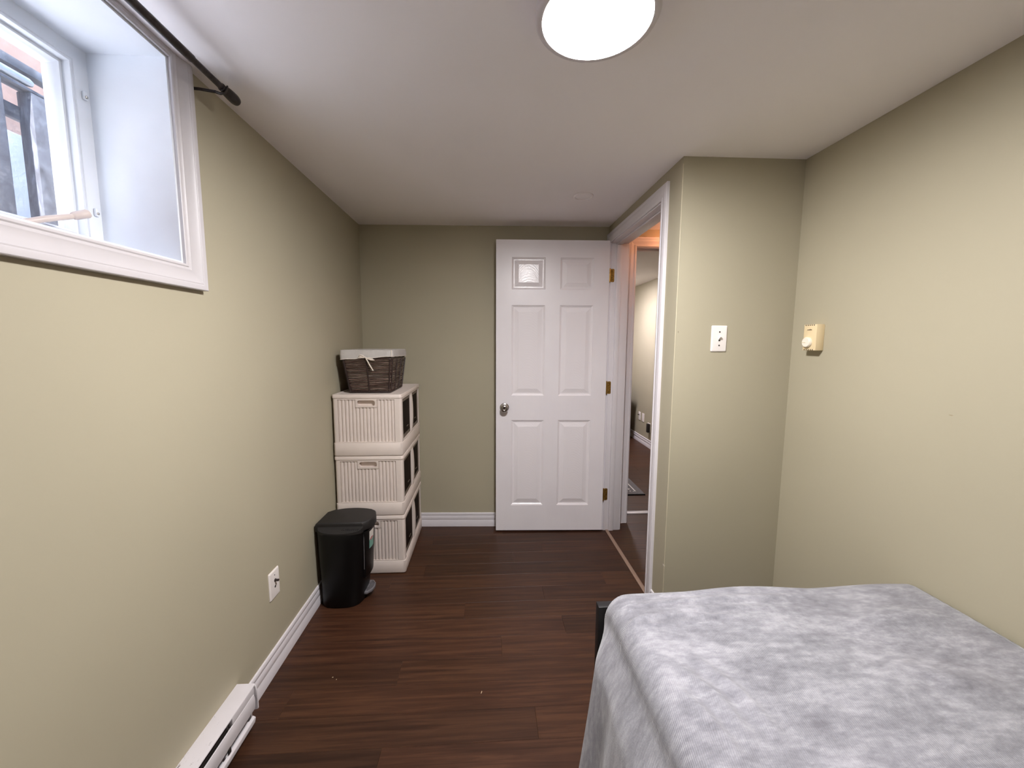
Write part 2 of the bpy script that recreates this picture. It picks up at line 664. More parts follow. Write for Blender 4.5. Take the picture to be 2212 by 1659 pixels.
def plank_row(y, xa, xb, joint, tone=None):
    """planks of one row between xa and xb with a joint at x = joint"""
    x = joint
    while x > xa:
        x -= PL
    while x < xb - 1e-4:
        a, b = max(x, xa), min(x + PL, xb)
        if b - a > 0.004:
            o = bpy.data.objects.new('plank', plank_mesh(b - a))
            COL.objects.link(o)
            o.parent = floor
            o.location = (a, y, -PT)
            s = random.uniform(0.86, 1.12)
            if tone:
                for lo, hi, val in tone:
                    if lo - 0.01 <= a <= hi:
                        s = val
            o.color = (s, s * random.uniform(0.985, 1.01), s * random.uniform(0.97, 1.02), 1)
        x += PL


Y0 = 1.2205
special = {-1: (-0.358, [(-2, -0.5, 0.62), (-0.36, 1, 1.02)]), 0: (0.174, [(-2, 0.1, 0.86), (0.17, 2, 1.08)]),
           1: (-0.76, None), 2: (-0.366, [(-2, -0.5, 0.82), (-0.37, 1, 1.0)]), 3: (0.06, None),
           4: (0.366, [(-2, 0.3, 1.1), (0.36, 2, 0.72)]), 5: (-0.12, None), 6: (0.30, None), 7: (-0.55, None),
           8: (-0.378, [(-2, -0.5, 1.02), (-0.38, 1, 0.8)]), 9: (0.16, None), 10: (0.36, [(-2, 0.3, 0.94), (0.35, 2, 1.12)]),
           11: (-0.376, [(-2, -0.5, 1.08), (-0.38, 1, 0.92)]), 12: (0.1, None)}
for k in range(-23, 42):
    y = Y0 + k * PW
    if y > 6.2:
        break
    jn, tn = special.get(k, (((k * 0.437) % 1.22) - 0.4, None))
    if y < 1.70:
        plank_row(y, XL, XR, jn, tn)
    elif y < 2.88:
        plank_row(y, XL, 0.862, jn, tn)
        plank_row(y, 0.862, 2.2, jn + 0.3)
    else:
        plank_row(y, 0.5, XFAR, jn + 0.5)

# ------------------------------------------------------------------ walls and ceiling
tag(obj('ceiling', G().box(XL - 0.26, 2.35, YFRONT - 0.12, 6.35, H, H + 0.12), M_CEIL), kind='structure')
WY0, WY1, WZ0, WZ1 = 0.33, 1.2265, 1.588, 2.132        # clear opening of the window
T = 0.014                                               # lining board thickness
g = G()
xo = XL - 0.235
g.box(xo, XL, YFRONT, WY0 - T, 0, H)
g.box(xo, XL, WY1 + T, yback(XL) + 0.12, 0, H)
g.box(xo, XL, WY0 - T, WY1 + T, 0, WZ0 - T)
g.box(xo, XL, WY0 - T, WY1 + T, WZ1 + T, H)
tag(obj('wall_left', g, M_WALL), kind='structure')
g = G().prism([(XL, yback(XL)), (XH, yback(XH)), (XH, yback(XH) + 0.13), (XL, yback(XL) + 0.12)], 0, H)
tag(obj('wall_back', g, M_WALL), kind='structure')
DY0, DY1, DZ = 1.934, 2.714, 2.030                      # door opening, clear
J = 0.018
g = G()
ynear = DY0 - J
g.prism([(XS, YS), (XS + 0.116, YS - 0.002), (XS + 0.116, ynear), (XS, ynear)], 0, H)
g.box(XS, XH, ynear, DY1 + J, DZ + J, H)
g.box(XS, XH, DY1 + J, yback(XH) - 0.0005, 0, H)
tag(obj('wall_door', g, M_WALL), kind='structure')
g = G().prism([(XH, yswitch(XH)), (XR, yswitch(XR)), (XR, YS + 0.116), (XH, YS + 0.116)], 0, H)
tag(obj('wall_switch', g, M_WALL), kind='structure')
g = G().box(XR, XR + 0.12, YFRONT, YS + 0.116, 0, H)
tag(obj('wall_right', g, M_WALL), kind='structure')
g = G().box(XL, XR, YFRONT - 0.12, YFRONT, 0, H)
tag(obj('wall_front', g, M_WALL), kind='structure')
# hall and far room
g = G().box(XR + 0.12, 2.35, YS, YS + 0.116, 0, H)
tag(obj('wall_hall_front', g, M_WALL), kind='structure')
tag(obj('wall_hall_right', G().box(2.21, 2.35, YS + 0.116, YD2, 0, H), M_WALL), kind='structure')
OX0, OX1, OZ = 1.053, 1.83, 2.030                       # second doorway, clear
g = G()
g.box(XH, OX0 - J, YD2, YD2 + 0.115, 0, H)
g.box(OX0 - J, OX1 + J, YD2, YD2 + 0.115, OZ + J, H)
g.box(OX1 + J, 2.35, YD2, YD2 + 0.115, 0, H)
tag(obj('wall_hall_back', g, M_WALL), kind='structure')
tag(obj('wall_far_right', G().box(XFAR, XFAR + 0.12, YD2 + 0.115, 6.2, 0, H), M_WALL), kind='structure')
tag(obj('wall_far_left', G().box(0.38, 0.5, 2.98, 6.2, 0, H), M_WALL), kind='structure')
tag(obj('wall_far_back', G().box(0.38, XFAR + 0.12, 6.2, 6.35, 0, H), M_WALL), kind='structure')

# ------------------------------------------------------------------ baseboards
BB = [(0, 0), (0.0105, 0), (0.0105, 0.046), (0.0088, 0.049), (0.0088, 0.052), (0.0102, 0.055), (0.0102, 0.066), (0.009, 0.077),
      (0.0065, 0.083), (0.0085, 0.086), (0.0085, 0.098), (0.006, 0.103), (0.0, 0.104)]


def baseboard(name, p0, p1, normal):
    prof = [(w, h) for w, h in BB]
    g = G().sweep_line(prof, (*p0, 0.0), (*p1, 0.0), (*normal, 0), (0, 0, 1))
    return tag(obj(name, g, M_TRIM, smooth=True), kind='structure')


HEAT_Y = 1.328
baseboard('baseboard_left', (XL, HEAT_Y + 0.002), (XL, yback(XL)), (1, 0))
nb = Vector((-0.0435, -1, 0)).normalized()
baseboard('baseboard_back', (XL + 0.0126, yback(XL + 0.0126)), (XS - 0.001, yback(XS)), (nb.x, nb.y))
CW = 0.066
baseboard('baseboard_door', (XS, YS - 0.0125), (XS, DY0 - 0.006 - CW), (-1, 0))
baseboard('baseboard_switch', (XS - 0.0125, yswitch(XS)), (XR, yswitch(XR)), (-0.0173, -1))
baseboard('baseboard_right', (XR, YFRONT), (XR, yswitch(XR) - 0.0126), (-1, 0))
baseboard('baseboard_far', (XFAR, YD2 + 0.115), (XFAR, 6.2), (-1, 0))

# ------------------------------------------------------------------ door casings, jambs
CAS = [(0, 0), (0, 0.009), (0.003, 0.011), (0.010, 0.011), (0.012, 0.0085), (0.016, 0.0085), (0.030, 0.0105), (0.043, 0.014),
       (0.048, 0.0125), (0.052, 0.0145), (0.063, 0.0145), (0.066, 0.012), (0.066, 0)]


def frame_side(corner0, corner1, out0, out1, normal, prof):
    """mitred moulding: profile (u,w), u runs along out0/out1 at the two ends, w along the normal"""
    c0, c1, o0, o1, nn = (Vector(a) for a in (corner0, corner1, out0, out1, normal))
    r0 = [tuple(c0 + o0 * u + nn * w) for u, w in prof]
    r1 = [tuple(c1 + o1 * u + nn * w) for u, w in prof]
    return G().loops([r0, r1])


def door_frame(root, axis, plane, sgn, a0, a1, top, rev, prof):
    """casing round an opening; axis 'Y': wall plane x=plane, opening along y; axis 'X': plane y=plane"""
    def P(a, z):
        return (plane, a, z) if axis == 'Y' else (a, plane, z)
    def D(a, z):
        return (0, a, z) if axis == 'Y' else (a, 0, z)
    n = (sgn, 0, 0) if axis == 'Y' else (0, sgn, 0)
    lo, hi, tz = a0 - rev, a1 + rev, top + rev
    obj('casing', frame_side(P(lo, 0), P(lo, tz), D(-1, 0), D(-1, 1), n, prof), M_TRIM, root, smooth=True)
    obj('casing', frame_side(P(hi, 0), P(hi, tz), D(1, 0), D(1, 1), n, prof), M_TRIM, root, smooth=True)
    obj('casing', frame_side(P(lo, tz), P(hi, tz), D(-1, 1), D(1, 1), n, prof), M_TRIM, root, smooth=True)


t1 = thing('trim_1', (XS, DY0, 0), kind='structure')
door_frame(t1, 'Y', XS, -1, DY0, DY1, DZ, 0.006, CAS)
door_frame(t1, 'Y', XH, 1, DY0, DY1, DZ, 0.006, CAS)
obj('jamb', G().box(XS - 0.001, XH + 0.001, DY0 - J, DY0, 0, DZ + J), M_TRIM, t1, bevel=0.001)
obj('jamb', G().box(XS - 0.001, XH + 0.001, DY1, DY1 + J, 0, DZ + J), M_TRIM, t1, bevel=0.001)
obj('head_jamb', G().box(XS - 0.001, XH + 0.001, DY0, DY1, DZ, DZ + J), M_TRIM, t1, bevel=0.001)
sx0, sx1 = XS + 0.034, XS + 0.068
obj('door_stop', G().box(sx0, sx1, DY0, DY0 + 0.011, 0, DZ), M_TRIM, t1, bevel=0.002)
obj('door_stop', G().box(sx0, sx1, DY1 - 0.011, DY1, 0.0, DZ), M_TRIM, t1, bevel=0.002)
obj('door_stop', G().box(sx0, sx1, DY0 + 0.011, DY1 - 0.011, DZ - 0.011, DZ), M_TRIM, t1, bevel=0.002)
t2 = thing('trim_2', (OX0, YD2, 0), kind='structure')
door_frame(t2, 'X', YD2, -1, OX0, OX1, OZ, 0.006, CAS)
obj('jamb', G().box(OX0 - J, OX0, YD2 - 0.001, YD2 + 0.116, 0, OZ + J), M_TRIM, t2, bevel=0.001)
obj('jamb', G().box(OX1, OX1 + J, YD2 - 0.001, YD2 + 0.116, 0, OZ + J), M_TRIM, t2, bevel=0.001)
obj('head_jamb', G().box(OX0, OX1, YD2 - 0.001, YD2 + 0.116, OZ, OZ + J), M_TRIM, t2, bevel=0.001)
obj('door_stop', G().box(OX0, OX1, YD2 + 0.04, YD2 + 0.075, OZ - 0.011, OZ), M_TRIM, t2, bevel=0.002)
# outside corner bead, its highlight painted in as a paler cream
M_BEAD = plain('cream_corner_highlight', (204, 196, 170), 0.5, var=0.08, vscale=12)
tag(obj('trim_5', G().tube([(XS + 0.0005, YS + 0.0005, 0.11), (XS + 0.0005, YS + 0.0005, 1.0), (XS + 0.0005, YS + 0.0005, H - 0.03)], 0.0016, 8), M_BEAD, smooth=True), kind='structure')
# thresholds
prof = [(-0.0115, 0), (0.0115, 0), (0.0115, 0.002), (0.006, 0.0045), (-0.006, 0.0045), (-0.0115, 0.002)]
tag(obj('trim_3', G().sweep_line(prof, (0.862, DY0, 0), (0.862, DY1, 0), (1, 0, 0), (0, 0, 1)), M_STRIP, smooth=True), kind='structure')
prof = [(-0.028, 0), (0.024, 0), (0.024, 0.004), (0.015, 0.009), (-0.02, 0.009), (-0.028, 0.006)]
tag(obj('trim_4', G().sweep_line(prof, (OX0, 2.998, 0), (OX1, 2.998, 0), (0, 1, 0), (0, 0, 1)), M_METALSTRIP, smooth=True), kind='structure')

# ------------------------------------------------------------------ the door
HX, HY, DANG = 0.8205, 2.697, -0.0403          # hinge edge of the leaf, its camera face
DW, DH, DTH, DB = 0.766, 2.03, 0.035, 0.012
ca, sa = math.cos(DANG), math.sin(DANG)


def DP(s, d, z):
    """door coordinates: s from the free edge, d depth behind the visible face, z height above its bottom"""
    q = DW - s
    return (HX - q * ca + d * sa * -1, HY - q * sa + d * ca, DB + z)


door = thing('door_1', (HX, HY, 0), kind='structure')
PX = [(0.106, 0.334), (0.434, 0.662)]
PZ = [(0.188, 0.806), (0.980, 1.600), (1.704, 1.916)]


def dbox(g, s0, s1, z0, z1, d0=0.0, d1=DTH):
    v = [DP(s, d, z) for z in (z0, z1) for d in (d0, d1) for s in (s0, s1)]
    g.add(v, [(0, 2, 3, 1), (4, 5, 7, 6), (0, 1, 5, 4), (2, 6, 7, 3), (0, 4, 6, 2), (1, 3, 7, 5)])


# leaf: one slab whose visible face has six openings
g = G()
sx = [0, PX[0][0], PX[0][1], PX[1][0], PX[1][1], DW]
sz = [0, PZ[0][0], PZ[0][1], PZ[1][0], PZ[1][1], PZ[2][0], PZ[2][1], DH]
for i in range(5):
    for k in range(7):
        hole = i in (1, 3) and k in (1, 3, 5)
        if not hole:
            v = [DP(sx[i], 0, sz[k]), DP(sx[i + 1], 0, sz[k]), DP(sx[i + 1], 0, sz[k + 1]), DP(sx[i], 0, sz[k + 1])]
            g.add(v, [(0, 1, 2, 3)])
        else:
            a = [DP(sx[i], 0, sz[k]), DP(sx[i + 1], 0, sz[k]), DP(sx[i + 1], 0, sz[k + 1]), DP(sx[i], 0, sz[k + 1])]
            b = [DP(sx[i], .012, sz[k]), DP(sx[i + 1], .012, sz[k]), DP(sx[i + 1], .012, sz[k + 1]), DP(sx[i], .012, sz[k + 1])]
            g.loops([a, b], True, False, True)
c4 = [(0, 0), (DW, 0), (DW, DH), (0, DH)]
g.loops([[DP(s, 0, z) for s, z in c4], [DP(s, DTH, z) for s, z in c4]], True, False, True)
obj('leaf', g, M_DOOR, door)
for (s0, s1) in PX:
    for (z0, z1) in PZ:
        g = G()
        rings = []
        for ins, d in ((0.0, 0.0002), (0.003, 0.0035), (0.008, 0.0060), (0.012, 0.0090), (0.019, 0.0092), (0.044, 0.0028), (0.0465, 0.0020)):
            rings.append([DP(s0 + ins, d, z0 + ins), DP(s1 - ins, d, z0 + ins), DP(s1 - ins, d, z1 - ins), DP(s0 + ins, d, z1 - ins)])
        g.loops(rings, True, False, True)
        obj('panel', g, M_PANEL, door)
# knob
kc = Vector(DP(0.059, 0, 0.896))
kn = (Vector(DP(0.059, -1, 0.896)) - kc).normalized()
kq = kn.to_track_quat('Z', 'Y').to_matrix()


def klathe(prof, seg=32):
    g = G().lathe(prof, seg)
    g.v = [tuple(kc + kq @ Vector(p)) for p in g.v]
    return g


knob = obj('knob', klathe([(0.0105, 0.004), (0.0105, 0.020), (0.015, 0.026), (0.0245, 0.036), (0.0268, 0.044), (0.0255, 0.053), (0.0205, 0.0585),
                           (0.014, 0.0600), (0.0125, 0.0585), (0.0105, 0.0570), (0.004, 0.0565)]), M_NICKEL, door, smooth=True)
obj('rose', klathe([(0.0315, 0.0), (0.0315, 0.003), (0.028, 0.006), (0.013, 0.0075)]), M_NICKEL, knob, smooth=True)
obj('keyhole', klathe([(0.005, 0.0566), (0.005, 0.0585), (0.0035, 0.0588)], 16), M_DARKMETAL, knob, smooth=True)
# hinges: leaf plate on the jamb, knuckle at the edge
for zc in (1.816, 1.047, 0.272):
    g = G()
    pl = rrect(XS - 0.002, XS + 0.0225, zc - 0.044, zc + 0.044, 0.008, 4)
    g.loops([[(x, DY1 + 0.0005, z) for x, z in pl], [(x, DY1 - 0.002, z) for x, z in pl]])
    hg = obj('hinge', g, M_BRASS, door, smooth=True)
    obj('knuckle', G().lathe([(0.002, -0.047), (0.0055, -0.044), (0.0055, 0.044), (0.002, 0.047)], 12, (0.8285, DY1 - 0.0065, zc)), M_BRASS, hg, smooth=True)
    for dz in (-0.03, 0.0, 0.03):
        obj('screw', G().lathe([(0.0032, 0.0), (0.0032, 0.0006), (0.002, 0.001)], 10, (XS + 0.012 - abs(dz) * 0.1, DY1 - 0.002, zc + dz), 'Y').add([], []), M_DARKMETAL, hg)

# ------------------------------------------------------------------ the window
win = thing('window_1', (XL, WY1, WZ0), kind='structure')
XF = -1.0864                                            # room face of the window frame
obj('head_board', G().box(xo, XL + 0.001, WY0 - T, WY1 + T, WZ1, WZ1 + T), M_WINWHITE, win)
obj('sill_board', G().box(xo, XL + 0.001, WY0 - T, WY1 + T, WZ0 - T, WZ0), M_WINWHITE, win)
obj('side_board', G().box(xo, XL + 0.001, WY1, WY1 + T, WZ0, WZ1), M_WINWHITE, win)
obj('side_board', G().box(xo, XL + 0.001, WY0 - T, WY0, WZ0, WZ1), M_WINWHITE, win)
WC = [(0, 0), (0, 0.009), (0.002, 0.011), (0.006, 0.0115), (0.009, 0.0095), (0.012, 0.0100), (0.016, 0.0125), (0.022, 0.0115), (0.034, 0.0125), (0.046, 0.017),
      (0.050, 0.0195), (0.053, 0.0190), (0.056, 0.021), (0.068, 0.021), (0.070, 0.019), (0.070, 0)]
rev = 0.006
n = (1, 0, 0)
ztop = H - 0.0004
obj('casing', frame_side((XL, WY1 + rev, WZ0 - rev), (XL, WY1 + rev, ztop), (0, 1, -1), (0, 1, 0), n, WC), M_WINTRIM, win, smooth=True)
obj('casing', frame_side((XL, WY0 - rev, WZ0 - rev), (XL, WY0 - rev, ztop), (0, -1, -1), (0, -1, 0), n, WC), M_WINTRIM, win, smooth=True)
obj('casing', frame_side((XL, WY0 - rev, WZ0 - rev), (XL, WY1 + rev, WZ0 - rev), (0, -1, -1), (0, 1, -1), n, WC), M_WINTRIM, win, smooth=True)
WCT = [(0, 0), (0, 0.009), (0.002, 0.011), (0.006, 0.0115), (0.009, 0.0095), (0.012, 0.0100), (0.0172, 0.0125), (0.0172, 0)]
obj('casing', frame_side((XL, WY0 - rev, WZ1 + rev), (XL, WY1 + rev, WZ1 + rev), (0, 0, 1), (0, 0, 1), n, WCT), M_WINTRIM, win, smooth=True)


def ring_frame(name, prof, mat, y0, y1, z0, z1, xbase):
    """four mitred sides, u runs inwards from the opening edge"""
    nn = (1, 0, 0)
    pr = [(u, w) for u, w in prof]
    A, B, C, D = (xbase, y0, z0), (xbase, y1, z0), (xbase, y1, z1), (xbase, y0, z1)
    dA, dB, dC, dD = (0, 1, 1), (0, -1, 1), (0, -1, -1), (0, 1, -1)
    for p, q, a, b in ((A, B, dA, dB), (B, C, dB, dC), (C, D, dC, dD), (D, A, dD, dA)):
        obj(name, frame_side(p, q, a, b, nn, pr), mat, win, smooth=True)


FR = [(0, -0.03), (0, 0), (0.034, 0), (0.036, 0.003), (0.040, 0.003), (0.042, 0.0), (0.045, 0.002), (0.049, 0.002), (0.0515, -0.005), (0.0525, -0.022), (0.0525, -0.03)]
ring_frame('frame', FR, M_WINWHITE, WY0, WY1, WZ0, WZ1, XF)
SA = [(0.046, -0.05), (0.046, -0.016), (0.056, -0.016), (0.058, -0.0135), (0.0605, -0.0135), (0.0625, -0.019), (0.0655, -0.023), (0.068, -0.034), (0.068, -0.05)]
ring_frame('sash', SA, M_WINWHITE, WY0, WY1, WZ0, WZ1, XF)
obj('pane', G().box(XF - 0.041, XF - 0.037, WY0 + 0.065, WY1 - 0.065, WZ0 + 0.065, WZ1 - 0.065), M_GLASS, win)
# clips on the frame and the crank
for zc in (2.014, 1.712):
    cl = obj('clip', G().box(XF, XF + 0.007, 1.2035, 1.2155, zc - 0.011, zc + 0.011), M_WINWHITE, win, bevel=0.003)
    obj('screw', G().lathe([(0.0034, 0.0), (0.0034, 0.0016), (0.002, 0.0024)], 12, (XF + 0.007, 1.2095, zc - 0.003), 'X'), M_NICKEL, cl)
crank = obj('crank_handle', G().tube([(-1.045, 0.985, 1.622), (-1.030, 1.02, 1.640), (-1.020, 1.083, 1.666)], [0.0065, 0.0075, 0.0065], 10), M_CRANK, win, smooth=True)
kdir = Vector((0.45, 0.72, 0.42)).normalized()
p0 = Vector((-1.022, 1.078, 1.664))
obj('crank_knob', G().tube([p0, p0 + kdir * 0.004, p0 + kdir * 0.030, p0 + kdir * 0.034], [0.008, 0.0095, 0.0105, 0.008], 14), M_CRANK, crank, smooth=True)
obj('crank_base', G().lathe([(0.02, 0), (0.018, 0.012), (0.010, 0.02)], 18, (-1.055, 0.975, WZ0 + 0.012)).tube([(-1.055, 0.975, 1.60), (-1.050, 0.978, 1.618)], 0.008, 10), M_CRANK, crank, smooth=True)

# ------------------------------------------------------------------ outside the window
tag(obj('exterior_ground', G().box(-6, xo, -4, 8, 1.30, 1.42), M_GROUND), kind='structure')
tag(obj('exterior_wall', G().box(-2.75, -2.45, -3, 7, 1.42, 4.2), M_STUCCO),
    'pale pink pitted stucco wall standing beyond the basement window', 'wall', kind='structure')
fence = thing('timber_railing', (-1.65, 1.5, 1.42), 'weathered grey timber railing outside the basement window', 'railing')
for ya, yb_ in ((1.395, 1.503), (1.588, 1.70), (0.35, 0.46), (2.3, 2.41)):
    obj('post', G().box(-1.65, -1.60, ya, yb_, 1.42, 2.226), M_TIMBER, fence, bevel=0.004)
obj('post', G().box(-1.70, -1.66, 1.49, 1.545, 1.42, 2.17), M_TIMBER, fence, bevel=0.004)
obj('rail', G().box(-1.64, -1.60, 0.2, 2.6, 2.281, 2.312), M_TIMBER, fence, bevel=0.003)
obj('rail', G().box(-1.665, -1.645, 0.2, 2.6, 2.128, 2.176), M_TIMBER, fence, bevel=0.003)
obj('rail', G().box(-1.645, -1.60, 0.2, 2.6, 2.226, 2.236), M_TIMBER, fence, bevel=0.002)
obj('pipe', G().lathe([(0.001, 0.2), (0.014, 0.2), (0.0145, 1.59), (0.010, 1.602), (0.002, 1.606)], 16, (-1.61, 0, 2.2575), 'Y'), M_PIPE, fence, smooth=True)
tag(obj('concrete_block', G().box(-2.44, -2.28, 1.9, 2.42, 1.42, 2.36), M_CONCRETE, bevel=0.015),
    'pale rough concrete block beyond the timber railing outside', 'block')

# ------------------------------------------------------------------ ceiling lamp
LX, LY, LR = 0.259, 1.012, 0.147
lamp = thing('ceiling_lamp', (LX, LY, H), 'round white flush ceiling lamp, switched on', 'lamp')
obj('rim', G().lathe([(LR - 0.008, H - 0.0002), (LR - 0.003, H - 0.003), (LR, H - 0.016), (LR - 0.001, H - 0.029), (LR - 0.004, H - 0.034), (LR - 0.009, H - 0.0365),
                      (LR - 0.0175, H - 0.0362), (LR - 0.0185, H - 0.034), (LR - 0.0185, H - 0.028)], 72, (LX, LY, 0), cap0=False, cap1=False), M_LAMPRIM, lamp, smooth=True)
RD = LR - 0.0187
obj('diffuser', G().lathe([(RD * math.cos(i / 10 * math.pi / 2) if i < 10 else 0.0008, H - 0.033 - 0.009 * math.sin(i / 10 * math.pi / 2) ** 1.0 * (1 - (math.cos(i / 10 * math.pi / 2)) ** 2) ** 0.5) for i in range(11)], 72, (LX, LY, 0), cap0=False), M_LAMP, lamp, smooth=True)
# small round cover in the ceiling
cp = thing('ceiling_cover', (0.521, 2.228, H), 'small round white cover plate flush with the ceiling near the door', 'cover')
obj('trim_ring', G().lathe([(0.0545, H - 0.0001), (0.0540, H - 0.0050), (0.0505, H - 0.0080), (0.0455, H - 0.0070), (0.0440, H - 0.0001)], 40, (0.521, 2.228, 0), cap0=False, cap1=False), M_CEIL, cp, smooth=True)
obj('cover_disc', G().lathe([(0.0440, H - 0.0001), (0.0432, H - 0.0022), (0.0400, H - 0.0030), (0.001, H - 0.0034)], 40, (0.521, 2.228, 0), cap0=False), M_CEIL, cp, smooth=True)
# lamps beyond the doorway
fl = thing('ceiling_lamp', (1.40, 4.95, H), 'round ceiling lamp lighting the room beyond the doorway', 'lamp')
obj('rim', G().lathe([(0.14, H), (0.145, H - 0.02), (0.14, H - 0.035), (0.13, H - 0.035)], 40, (1.40, 4.95, 0), cap0=False, cap1=False), M_LAMPRIM, fl, smooth=True)
obj('diffuser', G().lathe([(0.131, H - 0.034), (0.06, H - 0.05), (0.001, H - 0.053)], 40, (1.40, 4.95, 0)), M_LAMPFAR, fl, smooth=True)
hl = thing('hall_bulb', (1.36, 2.64, H), 'small warm bulb on the hall ceiling outside the door', 'bulb')
obj('lamp_holder', G().lathe([(0.022, H), (0.022, H - 0.02), (0.014, H - 0.03)], 20, (1.36, 2.64, 0)), M_PLATE, hl, smooth=True)
obj('bulb', G().lathe([(0.010, H - 0.03), (0.02, H - 0.042), (0.022, H - 0.054), (0.014, H - 0.068), (0.001, H - 0.073)], 20, (1.36, 2.64, 0)), M_BULB, hl, smooth=True)

# ------------------------------------------------------------------ curtain rod
RX, RZ = -0.787, 2.108
rod = thing('curtain_rod', (XL, 1.30, RZ), 'dark metal curtain rod above the window', 'curtain rod')
obj('rod', G().lathe([(0.0105, -0.5), (0.0105, 1.188), (0.0102, 1.190)], 20, (RX, 0, RZ), 'Y'), M_ROD, rod, smooth=True)
obj('inner_rod', G().lathe([(0.0086, 1.185), (0.0086, 1.330)], 20, (RX, 0, RZ), 'Y'), M_ROD, rod, smooth=True)
obj('finial', G().lathe([(0.0088, 1.306), (0.0108, 1.308), (0.0108, 1.322), (0.0132, 1.326), (0.0135, 1.330), (0.0145, 1.334), (0.0155, 1.350), (0.0158, 1.368), (0.0135, 1.379), (0.007, 1.384), (0.001, 1.385)], 24, (RX, 0, RZ), 'Y'), M_ROD, rod, smooth=True)
g = G().tube([(XL + 0.001, 1.312, RZ - 0.004), (XL + 0.03, 1.312, RZ - 0.006), (RX - 0.02, 1.312, RZ - 0.012), (RX - 0.006, 1.312, RZ - 0.0165), (RX + 0.006, 1.312, RZ - 0.0145), (RX + 0.0135, 1.312, RZ - 0.003), (RX + 0.0150, 1.312, RZ + 0.006)], [0.0042, 0.0042, 0.0042, 0.004, 0.0035, 0.003, 0.0022], 10)
obj('bracket', g, M_ROD, rod, smooth=True)
obj('bracket_plate', G().box(XL, XL + 0.003, 1.300, 1.324, RZ - 0.035, RZ + 0.022), M_ROD, rod, bevel=0.001)

# ------------------------------------------------------------------ wall fittings
def wall_plate(name, origin, du, normal, w, h, mat, label, cat):
    """thin bevelled plate centred at origin; du is the horizontal direction along the wall"""
    root = thing(name, origin, label, cat)
    o, u, nn, z = Vector(origin), Vector(du), Vector(normal), Vector((0, 0, 1))
    def ring(a, b, d): return [tuple(o + u * x + z * y + nn * d) for x, y in rrect(-a, a, -b, b, 0.004, 3)]
    g = G().loops([ring(w / 2, h / 2, 0), ring(w / 2, h / 2, 0.0025), ring(w / 2 - 0.003, h / 2 - 0.003, 0.0055), ring(w / 2 - 0.005, h / 2 - 0.005, 0.006)])
    obj('plate', g, mat, root, smooth=True)
    return root, lambda x, y, d: tuple(o + u * x + z * y + nn * d)


sn = Vector((-0.0173, -1, 0)).normalized()
sd = Vector((1, -0.0173, 0)).normalized()
sw, SP = wall_plate('light_switch', (1.0375, yswitch(1.0375), 1.381), sd, sn, 0.0715, 0.1165, M_PLATE,
                    'white toggle light switch on the wall beside the doorway', 'light switch')
g = G().loops([[SP(x, y, d) for x, y in ((-.005, -.0115), (.005, -.0115), (.005, .0115), (-.005, .0115))] for d in (0.0058, 0.0066)])
obj('switch_bezel', g, M_PLATE, sw)
g = G().loops([[SP(x, y, 0.006) for x, y in ((-.0042, -.004), (.0042, -.004), (.0042, .010), (-.0042, .010))],
               [SP(x, y, 0.018) for x, y in ((-.0035, .006), (.0035, .006), (.0035, .0135), (-.0035, .0135))]])
obj('toggle', g, M_PLATE, sw, bevel=0.001)
obj('toggle_slot', G().loops([[SP(x, y, d) for x, y in ((-.0045, -.0108), (.0045, -.0108), (.0045, -.0045), (-.0045, -.0045))] for d in (0.006, 0.0068)]), M_DARKHOLE, sw)
for yy in (-0.030, 0.030):
    obj('screw', G().loops([[SP(0.0034 * math.cos(a * math.pi / 6), yy + 0.0034 * math.sin(a * math.pi / 6), d) for a in range(12)] for d in (0.0055, 0.0068)]), M_DARKMETAL, sw)

# thermostat on the right wall
th = thing('thermostat', (XR, 1.592, 1.385), 'ivory thermostat with round white dial on the right wall', 'thermostat')
TY0, TY1, TZ0, TZ1, TX = 1.557, 1.6235, 1.3325, 1.4405, XR - 0.035
obj('case', G().box(TX, XR, TY0, TY1, TZ0, TZ1), M_IVORY, th, bevel=0.002)
dial = obj('dial', G().lathe([(0.0215, 0), (0.0215, 0.004), (0.0205, 0.010), (0.0185, 0.0118), (0.001, 0.0118)], 36, (TX - 0.0118, 1.597, 1.3665), 'X'), M_DIAL, th, smooth=True)
for v in dial.data.vertices:          # flip so that the rounded face looks into the room
    v.co.x = 2 * (TX - 0.0059 - XR) - v.co.x
g = G().box(TX - 0.0132, TX - 0.0112, 1.597, 1.6165, 1.3652, 1.3664)
obj('pointer', g, M_IVORY, dial)
for zz in (TZ1 - 0.0032, TZ0 + 0.0032):
    for i in range(5):
        yy = 1.6135 - i * 0.0105
        obj('vent_slot', G().box(TX - 0.0003, TX + 0.002, yy - 0.0022, yy + 0.0022, zz - 0.0022, zz + 0.0022), M_DARKHOLE, th)
fc = bpy.data.curves.new('printed_word', 'FONT')
fc.body = 'ouellet'
fc.size = 0.0078
fc.align_x = 'CENTER'
fc.extrude = 0.0001
tmp = bpy.data.objects.new('tmp_text', fc)
COL.objects.link(tmp)


def text_mesh(name, body, size, mat, parent, origin, xdir, ydir, extr=0.00012, bold=0.0):
    fc.body, fc.size, fc.extrude, fc.offset = body, size, extr, bold
    bpy.context.view_layer.update()
    me = bpy.data.meshes.new_from_object(tmp.evaluated_get(bpy.context.evaluated_depsgraph_get()))
    xd, yd = Vector(xdir).normalized(), Vector(ydir).normalized()
    zd = xd.cross(yd)
    R_ = Matrix((xd, yd, zd)).transposed()
    for v in me.vertices:
        v.co = R_ @ v.co + Vector(origin) - ORG[parent]
    me.materials.clear()
    me.materials.append(mat)
    o = bpy.data.objects.new(name, me)
    COL.objects.link(o)
    o.parent = parent
    ORG[o] = ORG[parent]
    return o


text_mesh('printed_word', 'ouellet', 0.0085, M_PRINT, th, (TX - 0.0002, 1.5935, 1.4165), (0, -1, 0), (0, 0, 1), bold=0.0002)

